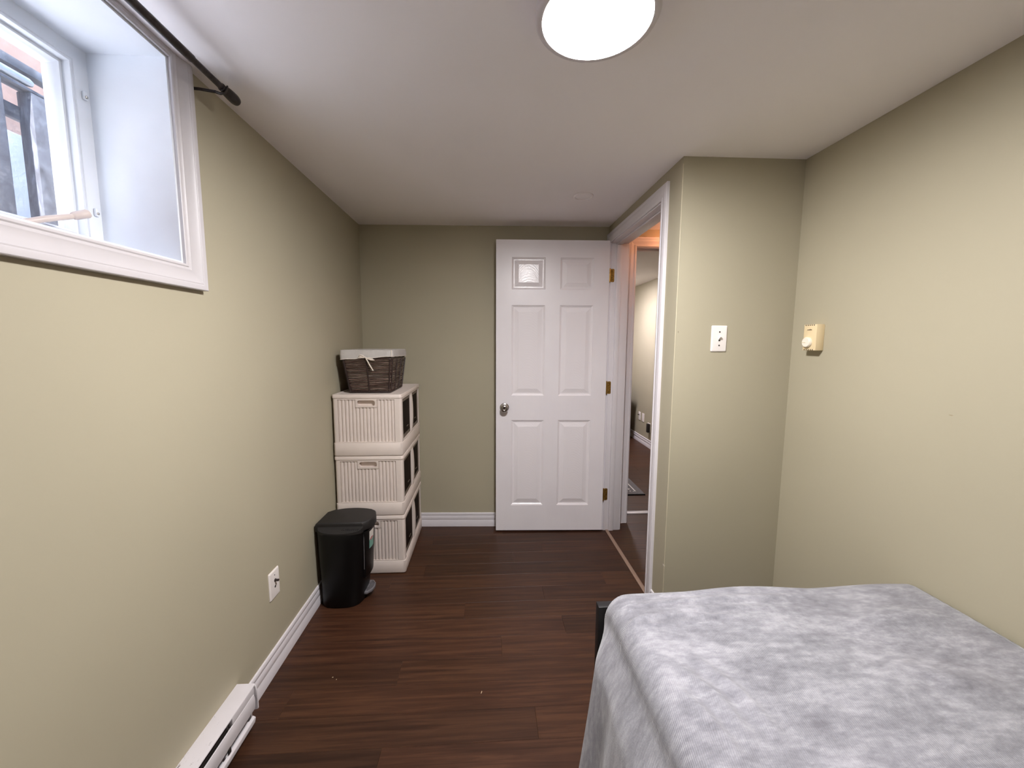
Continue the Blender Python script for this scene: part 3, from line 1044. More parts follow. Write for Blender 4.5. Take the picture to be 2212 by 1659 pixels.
# cable plate on the left wall
cb, CP = wall_plate('cable_plate', (XL, 1.5895, 0.3675), (0, 1, 0), (1, 0, 0), 0.073, 0.117, M_PLATE,
                    'white cable wall plate with a screw connector, low on the left wall', 'wall plate')
obj('coax_connector', G().lathe([(0.0062, 0.006), (0.0062, 0.009), (0.0048, 0.0095), (0.0048, 0.021), (0.003, 0.0212), (0.003, 0.0195)], 16, (XL, 1.5905, 0.3825), 'X'), M_DARKMETAL, cb, smooth=True)
for yy, rr_ in ((0.0375, 0.0026), (-0.012, 0.0052)):
    obj('hole', G().lathe([(rr_, 0.0058), (rr_, 0.0064)], 14, (XL, 1.590, 0.3675 + yy), 'X'), M_DARKHOLE, cb)
obj('hole', G().lathe([(0.002, 0.0058), (0.002, 0.0064)], 12, (XL, 1.590, 0.3675 - 0.043), 'X'), M_PLATE, cb)

# ------------------------------------------------------------------ baseboard heater
HY0, HY1 = -0.2, HEAT_Y
heat = thing('baseboard_heater', (XL, 0.6, 0), 'long white baseboard heater with chipped paint along the left wall', 'heater')
XO = XL + 0.0605
pr = [(0, 0.159), (0, 0.1605), (0.0585, 0.1605), (0.0605, 0.1590), (0.0615, 0.1560), (0.0600, 0.1555), (0.0570, 0.1590)]
obj('top_cover', G().sweep_line(pr, (XL, HY0, 0), (XL, HY1, 0), (1, 0, 0), (0, 0, 1)), M_HEATER, heat, smooth=True)
pr = [(0.057, 0.126), (0.0590, 0.1305), (0.0615, 0.129), (0.0645, 0.120), (0.0655, 0.105), (0.0645, 0.085), (0.0625, 0.075), (0.0605, 0.075), (0.062, 0.088), (0.063, 0.105), (0.0615, 0.118)]
obj('front_panel', G().sweep_line(pr, (XL, HY0, 0), (XL, HY1 - 0.012, 0), (1, 0, 0), (0, 0, 1)), M_HEATER, heat, smooth=True)
pr = [(0.0, 0.03), (0.062, 0.03), (0.0665, 0.033), (0.0695, 0.050), (0.0685, 0.0535), (0.060, 0.058), (0.0585, 0.055), (0.064, 0.048), (0.061, 0.036), (0.0, 0.034)]
obj('bottom_lip', G().sweep_line(pr, (XL, HY0, 0), (XL, HY1 - 0.022, 0), (1, 0, 0), (0, 0, 1)), M_HEATER, heat, smooth=True)
obj('back_plate', G().box(XL, XL + 0.002, HY0, HY1 - 0.002, 0.0, 0.159), M_HEATER, heat)
cap = [(0, 0.0), (0.045, 0.0), (0.045, 0.062), (0.0690, 0.068), (0.0695, 0.100), (0.0680, 0.135), (0.0645, 0.1540), (0.0610, 0.1592), (0, 0.1592)]
obj('end_cap', G().sweep_line(cap, (XL, HY1 - 0.006, 0), (XL, HY1, 0), (1, 0, 0), (0, 0, 1)), M_HEATER, heat, smooth=True)
obj('slot_filler', G().box(XL + 0.045, XL + 0.0605, HY1 - 0.125, HY1 - 0.007, 0.120, 0.1588), M_HEATER, heat, bevel=0.001)
obj('heating_element', G().box(XL + 0.008, XL + 0.048, HY0, HY1 - 0.13, 0.07, 0.125), M_DARKHOLE, heat)
for yy in (1.17, 0.55):
    obj('panel_clip', G().box(XL + 0.061, XL + 0.0655, yy, yy + 0.012, 0.060, 0.078), M_DARKHOLE, heat, bevel=0.001)

# ------------------------------------------------------------------ folding crates
CX0, CX1, CY0, CY1 = -0.8711, -0.4855, 2.2426, 2.8240
CH = 0.3545
LAB = ['beige folding crate at the bottom of the stack, beside the black bin',
       'beige folding crate in the middle of the three-crate stack',
       'beige folding crate on top of the stack, under the wicker basket']


def make_crate():
    r = thing('folding_crate', (CX0, CY0, 0), 'x', 'crate', 'folding crates stacked in the corner')
    x0, x1, y0, y1 = CX0, CX1, CY0, CY1
    # base tray
    g = G()
    for z, ins, rad in ((0.0, 0.006, 0.016), (0.004, 0.002, 0.018), (0.010, 0.0, 0.02), (0.077, 0.0, 0.02), (0.0785, 0.001, 0.02)):
        pass
    rings = [[(x, y, z) for x, y in rrect(x0 + i, x1 - i, y0 + i, y1 - i, rad, 4)] for z, i, rad in
             ((0.0, 0.006, 0.012), (0.003, 0.002, 0.014), (0.008, 0.0, 0.015), (0.0765, 0.0, 0.015), (0.078, 0.0012, 0.015), (0.078, 0.03, 0.012))]
    g.loops(rings)
    obj('base_tray', g, M_CRATE, r, smooth=True)
    # lid
    zt = CH
    rings = [[(x, y, z) for x, y in rrect(x0 - i, x1 + i, y0 - i, y1 + i, rad, 4)] for z, i, rad in
             ((zt - 0.0205, -0.0010, 0.015), (zt - 0.0195, 0.0005, 0.015), (zt - 0.003, 0.0005, 0.015), (zt - 0.0004, -0.0012, 0.014), (zt, -0.004, 0.013), (zt, -0.014, 0.012), (zt - 0.0025, -0.016, 0.014))]
    obj('lid', G().loops(rings), M_CRATE, r, smooth=True)
    # body: posts and walls
    zb, zl = 0.0785, CH - 0.021
    g = G()
    e = 0.0028
    fx0, fx1 = -0.8405, -0.5275          # ribbed field in the front wall
    fz0, fz1 = 0.084, 0.3255
    hx0, hx1, hz0 = fx0 + 0.1175, fx0 + 0.1955 + 0.0395, 0.2815
    # front wall frame with the ribbed field sunk 3 mm
    def fbox(a, b, c, d, dep0=e, dep1=0.012): g.box(a, b, y0 + dep0, y0 + dep1, c, d)
    rp = [p for p in rrect(x0 + e, x1 - e, y0 + e, y1 - e, 0.021, 4)]
    # corner posts as rounded prisms
    def post(cx, cy, sx_, sy_, wx, wy):
        pts = []
        rad = 0.014
        for i in range(6):
            a = math.radians(90 * i / 5)
            pts.append((cx + sx_ * (rad - rad * math.cos(a)), cy + sy_ * (rad - rad * math.sin(a))))
        pts += [(cx + sx_ * wx, cy), (cx + sx_ * wx, cy + sy_ * 0.012), (cx + sx_ * 0.012, cy + sy_ * 0.012), (cx + sx_ * 0.012, cy + sy_ * wy), (cx, cy + sy_ * wy)]
        g.prism(pts, zb, zl)
    post(x0 + e, y0 + e, 1, 1, fx0 - x0 - e, 0.04)
    post(x1 - e, y0 + e, -1, 1, x1 - e - fx1, 0.034)
    post(x0 + e, y1 - e, 1, -1, 0.04, 0.04)
    post(x1 - e, y1 - e, -1, -1, 0.04, 0.034)
    fbox(fx0, fx1, zb, fz0)
    fbox(fx0, fx1, fz1, zl)
    # back and left walls
    g.box(x0 + 0.04, x1 - 0.04, y1 - 0.012, y1 - e, zb, zl)
    g.box(x0 + e, x0 + 0.012, y0 + 0.04, y1 - 0.04, zb, zl)
    obj('body', g, M_CRATE, r)
    # sunk field with 16 rounded ribs, leaving the grip plate free
    g = G()
    pitch = (fx1 - fx0) / 16
    def rib(i, za, zc):
        xa = fx0 + i * pitch
        pr_ = [(0, 0.0075), (0.06, 0.0050), (0.20, 0.0034), (0.45, 0.0030), (0.68, 0.0036), (0.82, 0.0052), (0.88, 0.0082), (1.0, 0.0082)]
        a = [(xa + pitch * u, y0 + e + d, za) for u, d in pr_] + [(xa + pitch, y0 + 0.012, za), (xa, y0 + 0.012, za)]
        b = [(x, y, zc) for x, y, _ in a]
        g.loops([a, b])
    for i in range(16):
        rib(i, fz0, hz0 if 5 <= i < 11 else fz1)
    obj('ribbed_panel', g, M_CRATE, r, smooth=True)
    # grip plate with an oblong hole
    hx0, hx1 = fx0 + 5 * pitch, fx0 + 11 * pitch
    gx0, gx1, gz0, gz1 = hx0 + 0.0085, hx1 - 0.0085, 0.2895, 0.3215
    g = G()
    outer = []
    inner = rrect(gx0, gx1, gz0, gz1, 0.0155, 6)
    cxm, czm = (gx0 + gx1) / 2, (gz0 + gz1) / 2
    for (x, z) in inner:
        dx, dz = x - cxm, z - czm
        kx = ((hx1 if dx > 0 else hx0) - cxm) / dx if abs(dx) > 1e-9 else 1e9
        kz = ((fz1 if dz > 0 else hz0) - czm) / dz if abs(dz) > 1e-9 else 1e9
        k = min(kx, kz)
        outer.append((cxm + dx * k, czm + dz * k))
    yq = y0 + e
    g.loops([[(x, yq + 0.011, z) for x, z in outer], [(x, yq, z) for x, z in outer], [(x, yq, z) for x, z in inner], [(x, yq + 0.026, z) for x, z in inner]], True, False, False)
    # corners of the plate
    for sxx, szz in ((hx0, hz0), (hx1, hz0), (hx0, fz1), (hx1, fz1)):
        near = sorted(outer, key=lambda p: (p[0] - sxx) ** 2 + (p[1] - szz) ** 2)[:2]
        g.add([(sxx, yq, szz), (near[0][0], yq, near[0][1]), (near[1][0], yq, near[1][1])], [(0, 1, 2)])
    grip = obj('grip_plate', g, M_CRATE, r)
    obj('grip_pocket', G().loops([[(x, yq + 0.0258, z) for x, z in rrect(gx0 - 0.002, gx1 + 0.002, gz0 - 0.002, gz1 + 0.002, 0.015, 5)],
                                  [(x, yq + 0.0275, z) for x, z in rrect(gx0 - 0.002, gx1 + 0.002, gz0 - 0.002, gz1 + 0.002, 0.015, 5)]]), M_CRATE, grip)
    # open right side: frame, two smoked doors with bowed grips
    xf = x1 - e
    dy = [(y0 + 0.036, y0 + 0.291), (y0 + 0.293, y1 - 0.036)]
    g = G()
    g.box(xf - 0.012, xf, y0 + 0.034, y1 - 0.034, zb, zb + 0.006)
    g.box(xf - 0.012, xf, y0 + 0.034, y1 - 0.034, zl - 0.010, zl)
    obj('side_frame', g, M_CRATE, r)
    for q, (ya, yb_) in enumerate(dy):
        za, zc = zb + 0.007, zl - 0.011
        bw_ = 0.02
        g = G()
        xd0, xd1 = xf - 0.012, xf - 0.006
        g.box(xd0, xd1, ya, yb_, za, za + bw_)
        g.box(xd0, xd1, ya, yb_, zc - bw_, zc)
        g.box(xd0, xd1, ya, ya + bw_, za + bw_, zc - bw_)
        g.box(xd0, xd1, yb_ - bw_, yb_, za + bw_, zc - bw_)
        d = obj('door', g, M_TINTFRAME, r, bevel=0.001)
        obj('door_pane', G().box(xd0 + 0.0005, xd0 + 0.0025, ya + bw_, yb_ - bw_, za + bw_, zc - bw_), M_TINT, d)
        yg = yb_ - 0.020 if q == 0 else ya + 0.001
        # grip: upright bar, bowed out of the plane
        pth = []
        m_ = 9
        ring_ = []
        for i in range(m_ + 1):
            tt = i / m_
            z = za - 0.001 + (zc - za + 0.002) * tt
            out = 0.007 + 0.008 * math.sin(math.pi * tt) ** 0.6
            x_in = xd1 - 0.001
            ring_.append([(x_in, yg, z), (x_in + out, yg + 0.0015, z), (x_in + out + 0.001, yg + 0.0095, z), (x_in + out, yg + 0.0175, z), (x_in, yg + 0.019, z)])
        obj('door_grip', G().loops(ring_), M_CRATE, d, smooth=True)
        # glint near the foot of the pane, painted in as a pale bar
        obj('pane_glint', G().box(xd1 - 0.003, xd1 - 0.0005, (ya + yb_) / 2 + 0.01, (ya + yb_) / 2 + 0.055, za + 0.050, za + 0.0535), M_TINTFRAME, d)
    # dark sheet inside, the crate plastic with shade put into its colour
    obj('inside_shade_sheet', G().box(x0 + 0.05, xf - 0.05, y0 + 0.04, y1 - 0.04, zb, zb + 0.002), M_CRATE_IN, r)
    return r


crate0 = make_crate()
crate0['label'] = LAB[0]
for k, (dx, dy_) in ((1, (-0.0012, 0.001)), (2, (-0.0006, -0.001))):
    c = copy_tree(crate0)
    c['label'] = LAB[k]
    c.location = (CX0 + dx, CY0 + dy_, k * CH + (0.0005 * k))
ZTOP = 3 * CH + 0.001

# ------------------------------------------------------------------ wicker basket
BX0, BX1, BY0, BY1 = -0.7985, -0.5700, 2.328, 2.640         # foot
TX0, TX1, TY0_, TY1_ = -0.8385, -0.5480, 2.306, 2.690       # rim
BZ, TZ = ZTOP, 1.309
bk = thing('wicker_basket', ((BX0 + BX1) / 2, (BY0 + BY1) / 2, BZ), 'dark brown wicker basket with white cloth liner on the crate stack', 'basket')


def bring(t, off=0.0, r=0.012, n=3):
    a = BX0 + (TX0 - BX0) * t - off, BX1 + (TX1 - BX1) * t + off, BY0 + (TY0_ - BY0) * t - off, BY1 + (TY1_ - BY1) * t + off
    return rrect(*a, r, n)


g = G()
ROWS = 30
rb = random.Random(3)
for k in range(ROWS):
    t = (k + 0.5) / ROWS * 0.93 + 0.01
    z0 = BZ + (TZ - BZ) * t
    pts = bring(t, 0.0, 0.014, 3)
    # refine each long side so that the reeds weave and sag a little
    path = []
    ph = rb.uniform(0, 6)
    for i in range(len(pts)):
        a, b = Vector(pts[i]), Vector(pts[(i + 1) % len(pts)])
        m_ = 8 if (b - a).length > 0.1 else 1
        for q in range(m_):
            p = a.lerp(b, q / m_)
            path.append((p.x, p.y, z0 + 0.0012 * math.sin(ph + 31 * (p.x + p.y)) + rb.uniform(-0.0006, 0.0006)))
    g.tube(path, 0.0023 + rb.uniform(-0.0003, 0.0007), 6, closed=True)
tag(obj('woven_reeds', g, M_REED, bk, smooth=True), kind='stuff')


def stake(px, py, nx, ny, r=0.0042):
    """upright stake on the outside: px,py fractions along the foot rectangle"""
    pts = []
    for i in range(7):
        t = i / 6 * 0.80
        x0_, x1_ = BX0 + (TX0 - BX0) * t, BX1 + (TX1 - BX1) * t
        y0_, y1_ = BY0 + (TY0_ - BY0) * t, BY1 + (TY1_ - BY1) * t
        pts.append((x0_ + (x1_ - x0_) * px + nx * 0.0025, y0_ + (y1_ - y0_) * py + ny * 0.0025, BZ + 0.003 + (TZ - BZ - 0.008) * t))
    return G().tube(pts, r, 8)


for px, py, nx, ny in ((0.03, 0, 0, -1), (0.49, 0, 0, -1), (0.97, 0, 0, -1), (1, 0.04, 1, 0), (1, 0.34, 1, 0), (1, 0.66, 1, 0), (1, 0.97, 1, 0),
                       (0, 0.34, -1, 0), (0, 0.66, -1, 0), (0, 0.04, -1, 0), (0.5, 1, 0, 1)):
    obj('stake', stake(px, py, nx, ny), M_REED2, bk, smooth=True)
obj('foot_band', G().tube([(*p, BZ + 0.005) for p in bring(0.0, 0.001, 0.012, 3)], 0.005, 8, closed=True), M_REED2, bk, smooth=True)
obj('bottom', G().prism(bring(0.0, -0.002, 0.01, 3), BZ + 0.003, BZ + 0.006), M_REED2, bk)
# cloth liner: inside bag, rolled rim and turned-down cuff
rl = random.Random(5)


def cuff(t_side, z, off):
    pts = bring(t_side, off, 0.018, 4)
    out = []
    for i in range(len(pts)):
        a, b = Vector(pts[i]), Vector(pts[(i + 1) % len(pts)])
        m_ = 12 if (b - a).length > 0.1 else 1
        for q in range(m_):
            p = a.lerp(b, q / m_)
            fr = (p.x - TX0) / (TX1 - TX0)
            fy = (p.y - TY0_) / (TY1_ - TY0_)
            zz = z(fr, fy)
            w = 0.0014 * math.sin(47 * p.x + 39 * p.y)
            d = Vector((p.x - (TX0 + TX1) / 2, p.y - (TY0_ + TY1_) / 2)).normalized()
            out.append((p.x + d.x * w, p.y + d.y * w, zz))
    return out


low = lambda fx, fy: TZ - 0.053 + 0.019 * min(1.0, fx) * (1 - fy) + 0.010 * fy + 0.0015 * math.sin(fx * 17 + fy * 23)
mid = lambda fx, fy: TZ - 0.020
hi = lambda fx, fy: TZ + 0.001 + 0.002 * math.sin(fx * 11 + fy * 7)
g = G()
g.loops([cuff(0.84, low, 0.0095), cuff(0.90, mid, 0.0085), cuff(1.0, hi, 0.003), cuff(1.0, lambda a, b: TZ + 0.003, -0.002), cuff(0.97, lambda a, b: TZ - 0.002, -0.007),
         cuff(0.6, lambda a, b: BZ + (TZ - BZ) * 0.6, -0.006), cuff(0.04, lambda a, b: BZ + 0.012, -0.006)], True, False, True)
liner = obj('cloth_liner', g, M_LINER, bk, smooth=True)
obj('hem', G().tube(cuff(0.84, lambda a, b: low(a, b) + 0.001, 0.0098), 0.0013, 6, closed=True), M_RIBBON, liner, smooth=True)
obj('corner_seam', G().tube([(TX1 - 0.002, TY0_ - 0.003, TZ + 0.002), (TX1 - 0.001, TY0_ - 0.007, TZ - 0.018), (TX1 - 0.003, TY0_ - 0.004, TZ - 0.034)], 0.0024, 6), M_RIBBON, liner, smooth=True)
# bow on the front of the liner
bx, by_, bz = -0.694, TY0_ - 0.004 + 0.006, TZ - 0.041


def ribbon(pts, w=0.0036):
    return G().tube([(bx + x * 1.2, by_ - 0.010 - y, bz + z * 1.25) for x, y, z in pts], [w * 0.6] + [w] * (len(pts) - 2) + [w * 0.8], 6)


bow = obj('bow', ribbon([(-0.004, 0.003, 0.0), (0.0, 0.006, 0.002), (0.005, 0.003, 0.0)], 0.0046), M_RIBBON, liner, smooth=True)
for pts in ([(0, 0.003, 0.001), (-0.012, 0.005, 0.010), (-0.024, 0.004, 0.013), (-0.028, 0.003, 0.008), (-0.016, 0.004, 0.004), (0, 0.003, 0)],
            [(0, 0.003, 0), (-0.016, 0.004, 0.001), (-0.034, 0.003, 0.001)],
            [(0, 0.003, 0), (0.016, 0.006, -0.002), (0.034, 0.004, -0.006), (0.040, 0.003, -0.010), (0.024, 0.004, -0.009), (0, 0.003, -0.001)],
            [(0, 0.003, 0), (0.008, 0.005, -0.012), (0.020, 0.006, -0.034), (0.034, 0.005, -0.058)]):
    obj('ribbon_loop', ribbon(pts), M_RIBBON, bow, smooth=True)

# ------------------------------------------------------------------ pedal bin
bin_ = thing('pedal_bin', (-0.755, 2.05, 0), 'black plastic pedal bin with lid in front of the crates', 'bin')


def bin_ring(z, cx, cy, ax, ay, ex=3.0, n=64):
    r_ = []
    for i in range(n):
        a = 2 * math.pi * i / n
        c, s = math.cos(a), math.sin(a)
        r_.append((cx + ax * math.copysign(abs(c) ** (2 / ex), c), cy + ay * math.copysign(abs(s) ** (2 / ex), s), z))
    return r_


g = G()
rings = []
for z, cx, cy, ax, ay in ((0.0, -0.7600, 2.055, 0.1030, 0.1090), (0.008, -0.7600, 2.055, 0.1080, 0.1140), (0.10, -0.7570, 2.055, 0.1105, 0.1180), (0.25, -0.7545, 2.054, 0.1190, 0.1240),
                          (0.36, -0.7520, 2.053, 0.1240, 0.1285), (0.395, -0.7520, 2.053, 0.1250, 0.1300), (0.402, -0.7510, 2.053, 0.1225, 0.1275)):
    rings.append(bin_ring(z, cx, cy, ax, ay))
g.loops(rings)
obj('body', g, M_BLACKPL, bin_, smooth=True)
# front bulge with the pedal recess (faces into the room, +X)
g = G()
rings = []
for z, ax, w in ((0.125, 0.1170, 0.050), (0.140, 0.1250, 0.066), (0.30, 0.1330, 0.074), (0.392, 0.1375, 0.078)):
    cx = -0.752
    pts = []
    for i in range(15):
        u = -1 + 2 * i / 14
        pts.append((cx + ax * (1 - 0.10 * u * u) + 0.004, 2.054 + w * u, z))
    pts += [(cx + 0.05, 2.054 + w, z), (cx + 0.05, 2.054 - w, z)]
    rings.append(pts)
obj('front_panel', G().loops(rings), M_BLACKPL, bin_, smooth=True)
obj('seam_highlight', G().tube([(-0.6405, 1.981, 0.186), (-0.6380, 1.9795, 0.29), (-0.6365, 1.978, 0.387)], 0.0016, 6), M_PEDAL, bin_, smooth=True)  # edge highlight along the seam, painted in as a pale strip
# side shelves (ribbed grips) and lid
for sgn, nm in ((-1, 'grip_shelf'), (1, 'grip_shelf')):
    yl = 2.053 + sgn * 0.088
    N = 20
    up_, dn_ = [], []
    for i in range(N + 1):
        a = math.pi * i / N
        x = -0.7455 - 0.112 * math.cos(a)
        bulge = 0.040 * math.sin(a) ** 0.75
        up_.append((x, yl, 0.427))
        dn_.append((x, yl + sgn * bulge, 0.427 - 0.020 * math.sin(a) ** 0.75 if sgn < 0 else 0.427 + 0.006 * math.sin(a)))
    g = G()
    g.loops([up_, dn_, [(x, y, 0.398) for x, y, _ in dn_], [(x, y, 0.398) for x, y, _ in up_]], False, False, False)
    sh = obj(nm, g, M_BLACKPL2, bin_, smooth=True)
    for i in range(9):
        x = -0.735 + i * 0.0098
        yy = yl + sgn * 0.012
        obj('grip_rib', G().box(x, x + 0.003, yy - 0.010, yy + 0.010, 0.412 if sgn < 0 else 0.425, 0.4215 if sgn < 0 else 0.4325), M_BLACKPL2, sh, bevel=0.001)
lidp = [(-0.873, 1.966), (-0.638, 1.966), (-0.612, 1.990), (-0.598, 2.035), (-0.598, 2.075), (-0.612, 2.120), (-0.638, 2.142), (-0.838, 2.142), (-0.868, 2.110)]
cxl, cyl = -0.74, 2.054
def lsc(k, z): return [(cxl + (x - cxl) * k, cyl + (y - cyl) * k, z) for x, y in lidp]
lid = obj('lid', G().loops([lsc(0.96, 0.398), lsc(1.0, 0.402), lsc(1.0, 0.432), lsc(0.975, 0.442), lsc(0.93, 0.4455)]), M_BLACKPL2, bin_, bevel=0.0015, smooth=True)
obj('hinge_hump', G().box(-0.872, -0.850, 1.985, 2.12, 0.395, 0.428), M_BLACKPL, bin_, bevel=0.006)
# pedal
pp = [(-0.675, 2.005), (-0.640, 2.005), (-0.618, 2.030), (-0.612, 2.06), (-0.616, 2.09), (-0.634, 2.115), (-0.675, 2.115)]
ped = obj('pedal', G().prism(pp, 0.030, 0.046), M_PEDAL, bin_, bevel=0.004)
for i in range(4):
    k = 0.84 - i * 0.13
    path = [(-0.66 + (x + 0.66) * k, 2.06 + (y - 2.06) * k, 0.0465) for x, y in pp[1:6]]
    obj('pedal_groove', G().tube(path, 0.0011, 5), M_BLACKPL2, ped, smooth=True)
obj('pedal_arm', G().box(-0.70, -0.655, 2.035, 2.085, 0.012, 0.032), M_BLACKPL, bin_, bevel=0.003)
# sticker on the bulge: white top, red oval, teal bottom
def bulge_pt(u, z, d):
    f = (z - 0.30) / 0.092
    ax = 0.1330 + 0.0045 * f
    w = 0.074 + 0.004 * f
    return (-0.752 + ax * (1 - 0.10 * u * u) + 0.004 + d, 2.054 + w * u, z)


def patch(u0, u1, z0f, z1f, d, mat, name, parent, n=8):
    a, b, c_, d_ = [], [], [], []
    for i in range(n + 1):
        u = u0 + (u1 - u0) * i / n
        a.append(bulge_pt(u, z0f(i / n), d))
        b.append(bulge_pt(u, z1f(i / n), d))
    g = G().loops([a, b], False, False, False)
    g.loops([[(x - 0.0006, y, z) for x, y, z in a], [(x - 0.0006, y, z) for x, y, z in b]], False, False, False)
    return obj(name, g, mat, parent)


st = patch(-0.62, 0.10, lambda t: 0.330, lambda t: 0.378, 0.0010, M_STICK_W, 'label_sticker', bin_)
patch(-0.62, 0.10, lambda t: 0.284, lambda t: 0.330 - 0.003 * math.sin(math.pi * t), 0.0010, M_STICK_T, 'label_sticker_foot', st)
patch(-0.58, 0.02, lambda t: 0.332 - 0.0075 * math.sin(math.pi * t), lambda t: 0.332 + 0.0075 * math.sin(math.pi * t), 0.0016, M_STICK_R, 'label_oval', st, 12)
text_mesh('label_word', 'Rubbermaid', 0.0068, M_STICK_W, st, Vector(bulge_pt(-0.28, 0.330, 0.0024)), (0.03, 1, 0), (0, 0, 1))

# ------------------------------------------------------------------ bed
bed = thing('bed', (0.85, 0.2, 0), 'low bed with black frame along the right wall', 'bed')
BXL, BXR, BYF, BYH = 0.355, 1.372, 1.205, -0.82
obj('footboard', G().box(BXL, BXR, 1.173, BYF, 0.10, 0.512), M_BEDBLACK, bed, bevel=0.003)
obj('headboard', G().box(BXL, BXR, BYH - 0.03, BYH, 0.10, 0.95), M_BEDBLACK, bed, bevel=0.003)
for x in (BXL, BXR - 0.022):
    obj('side_rail', G().box(x + 0.004 * (x == BXL), x + 0.022, BYH, 1.173, 0.20, 0.34), M_BEDBLACK, bed, bevel=0.002)
for x in (BXL, BXR - 0.05):
    for y in (BYF - 0.05, BYH - 0.03):
        obj('leg', G().box(x, x + 0.05, y, y + 0.05, 0.0, 0.10), M_BEDBLACK, bed, bevel=0.002)
obj('slat_base', G().box(BXL + 0.022, BXR - 0.022, BYH, 1.173, 0.27, 0.29), M_BEDBLACK, bed)
g = G()
rings = []
for z, ins in ((0.292, 0.02), (0.30, 0.006), (0.32, 0.0), (0.46, 0.0), (0.495, 0.006), (0.522, 0.022), (0.538, 0.05), (0.546, 0.09)):
    rings.append([(x, y, z) for x, y in rrect(0.382 + ins, 1.362 - ins, BYH + 0.004 + ins, 1.135 - ins, 0.09, 6)])
mat_ = tag(obj('mattress', G().loops(rings), M_SHEET, smooth=True, origin=(0.87, 0.2, 0.292)), 'white mattress under the grey blanket', 'mattress')


# blanket: a draped sheet; s runs across from the wall to the hanging side, t along the bed from the foot
def ridge(x, y, pts, wid):
    """height of a soft fold running along a polyline, dying out at both ends"""
    best, frac = 1e9, 0.0
    n_ = len(pts) - 1
    for i_, ((ax, ay), (bx_, by2)) in enumerate(zip(pts, pts[1:])):
        vx, vy = bx_ - ax, by2 - ay
        L2 = vx * vx + vy * vy
        k = max(0, min(1, ((x - ax) * vx + (y - ay) * vy) / L2))
        d = math.hypot(x - ax - k * vx, y - ay - k * vy)
        if d < best:
            best, frac = d, (i_ + k) / n_
    return math.exp(-(best / wid) ** 2) * math.sin(math.pi * min(0.97, max(0.03, frac))) ** 0.8


FOLDS = [([(0.33, 0.985), (0.42, 1.012), (0.56, 1.02), (0.75, 1.005)], 0.014, 0.009),
         ([(0.42, 1.075), (0.60, 1.085), (0.85, 1.085), (1.0, 1.10)], 0.018, 0.006),
         ([(0.40, 1.035), (0.62, 1.05), (0.9, 1.04)], 0.016, 0.004),
         ([(0.45, 0.86), (0.50, 0.77), (0.52, 0.66)], 0.018, 0.007),
         ([(0.50, 0.90), (0.56, 0.78), (0.58, 0.66)], 0.016, 0.006),
         ([(0.42, 0.80), (0.455, 0.72), (0.48, 0.62)], 0.015, 0.006),
         ([(0.60, 1.12), (0.82, 1.14), (1.05, 1.125)], 0.028, 0.006),
         ([(0.95, 0.95), (1.15, 0.99), (1.32, 0.97)], 0.05, 0.006),
         ([(0.75, 0.72), (1.0, 0.80), (1.2, 0.74)], 0.06, 0.006)]
rn = random.Random(12)
WV = [(rn.uniform(4, 16), rn.uniform(0, 6.3), rn.uniform(0, 6.3), rn.uniform(0.0006, 0.0018)) for _ in range(10)]
LEDGE, YFOOT, ZBED, RAD = 0.370, 1.176, 0.578, 0.065


def top_h(x, y):
    h = ZBED
    for pts, wid, amp in FOLDS:
        h += 2.0 * amp * ridge(x, y, pts, wid * 0.75)
    for f_, a_, p_, am in WV:
        h += am * math.sin(f_ * (x * math.cos(a_) + y * math.sin(a_)) + p_)
    h += 0.010 * math.exp(-((x - 0.9) / 0.5) ** 2) * math.exp(-((y - 0.7) / 0.6) ** 2)
    return h


NS, NTT = 150, 190
s_vals, t_vals = [], []
XRGT = 1.3705
top_len = XRGT - (LEDGE + RAD)
arc = RAD * math.pi / 2
hang = 0.50
tot_s = top_len + arc + hang
foot_len = 0.10
yl_end = -0.80
top_t = (YFOOT - RAD) - yl_end
tot_t = foot_len + arc + top_t
verts, uvs = [], []


def warp(i, n_, a, b, lo, hi_, share):
    """denser sampling inside [lo,hi]"""
    return a + (b - a) * i / n_


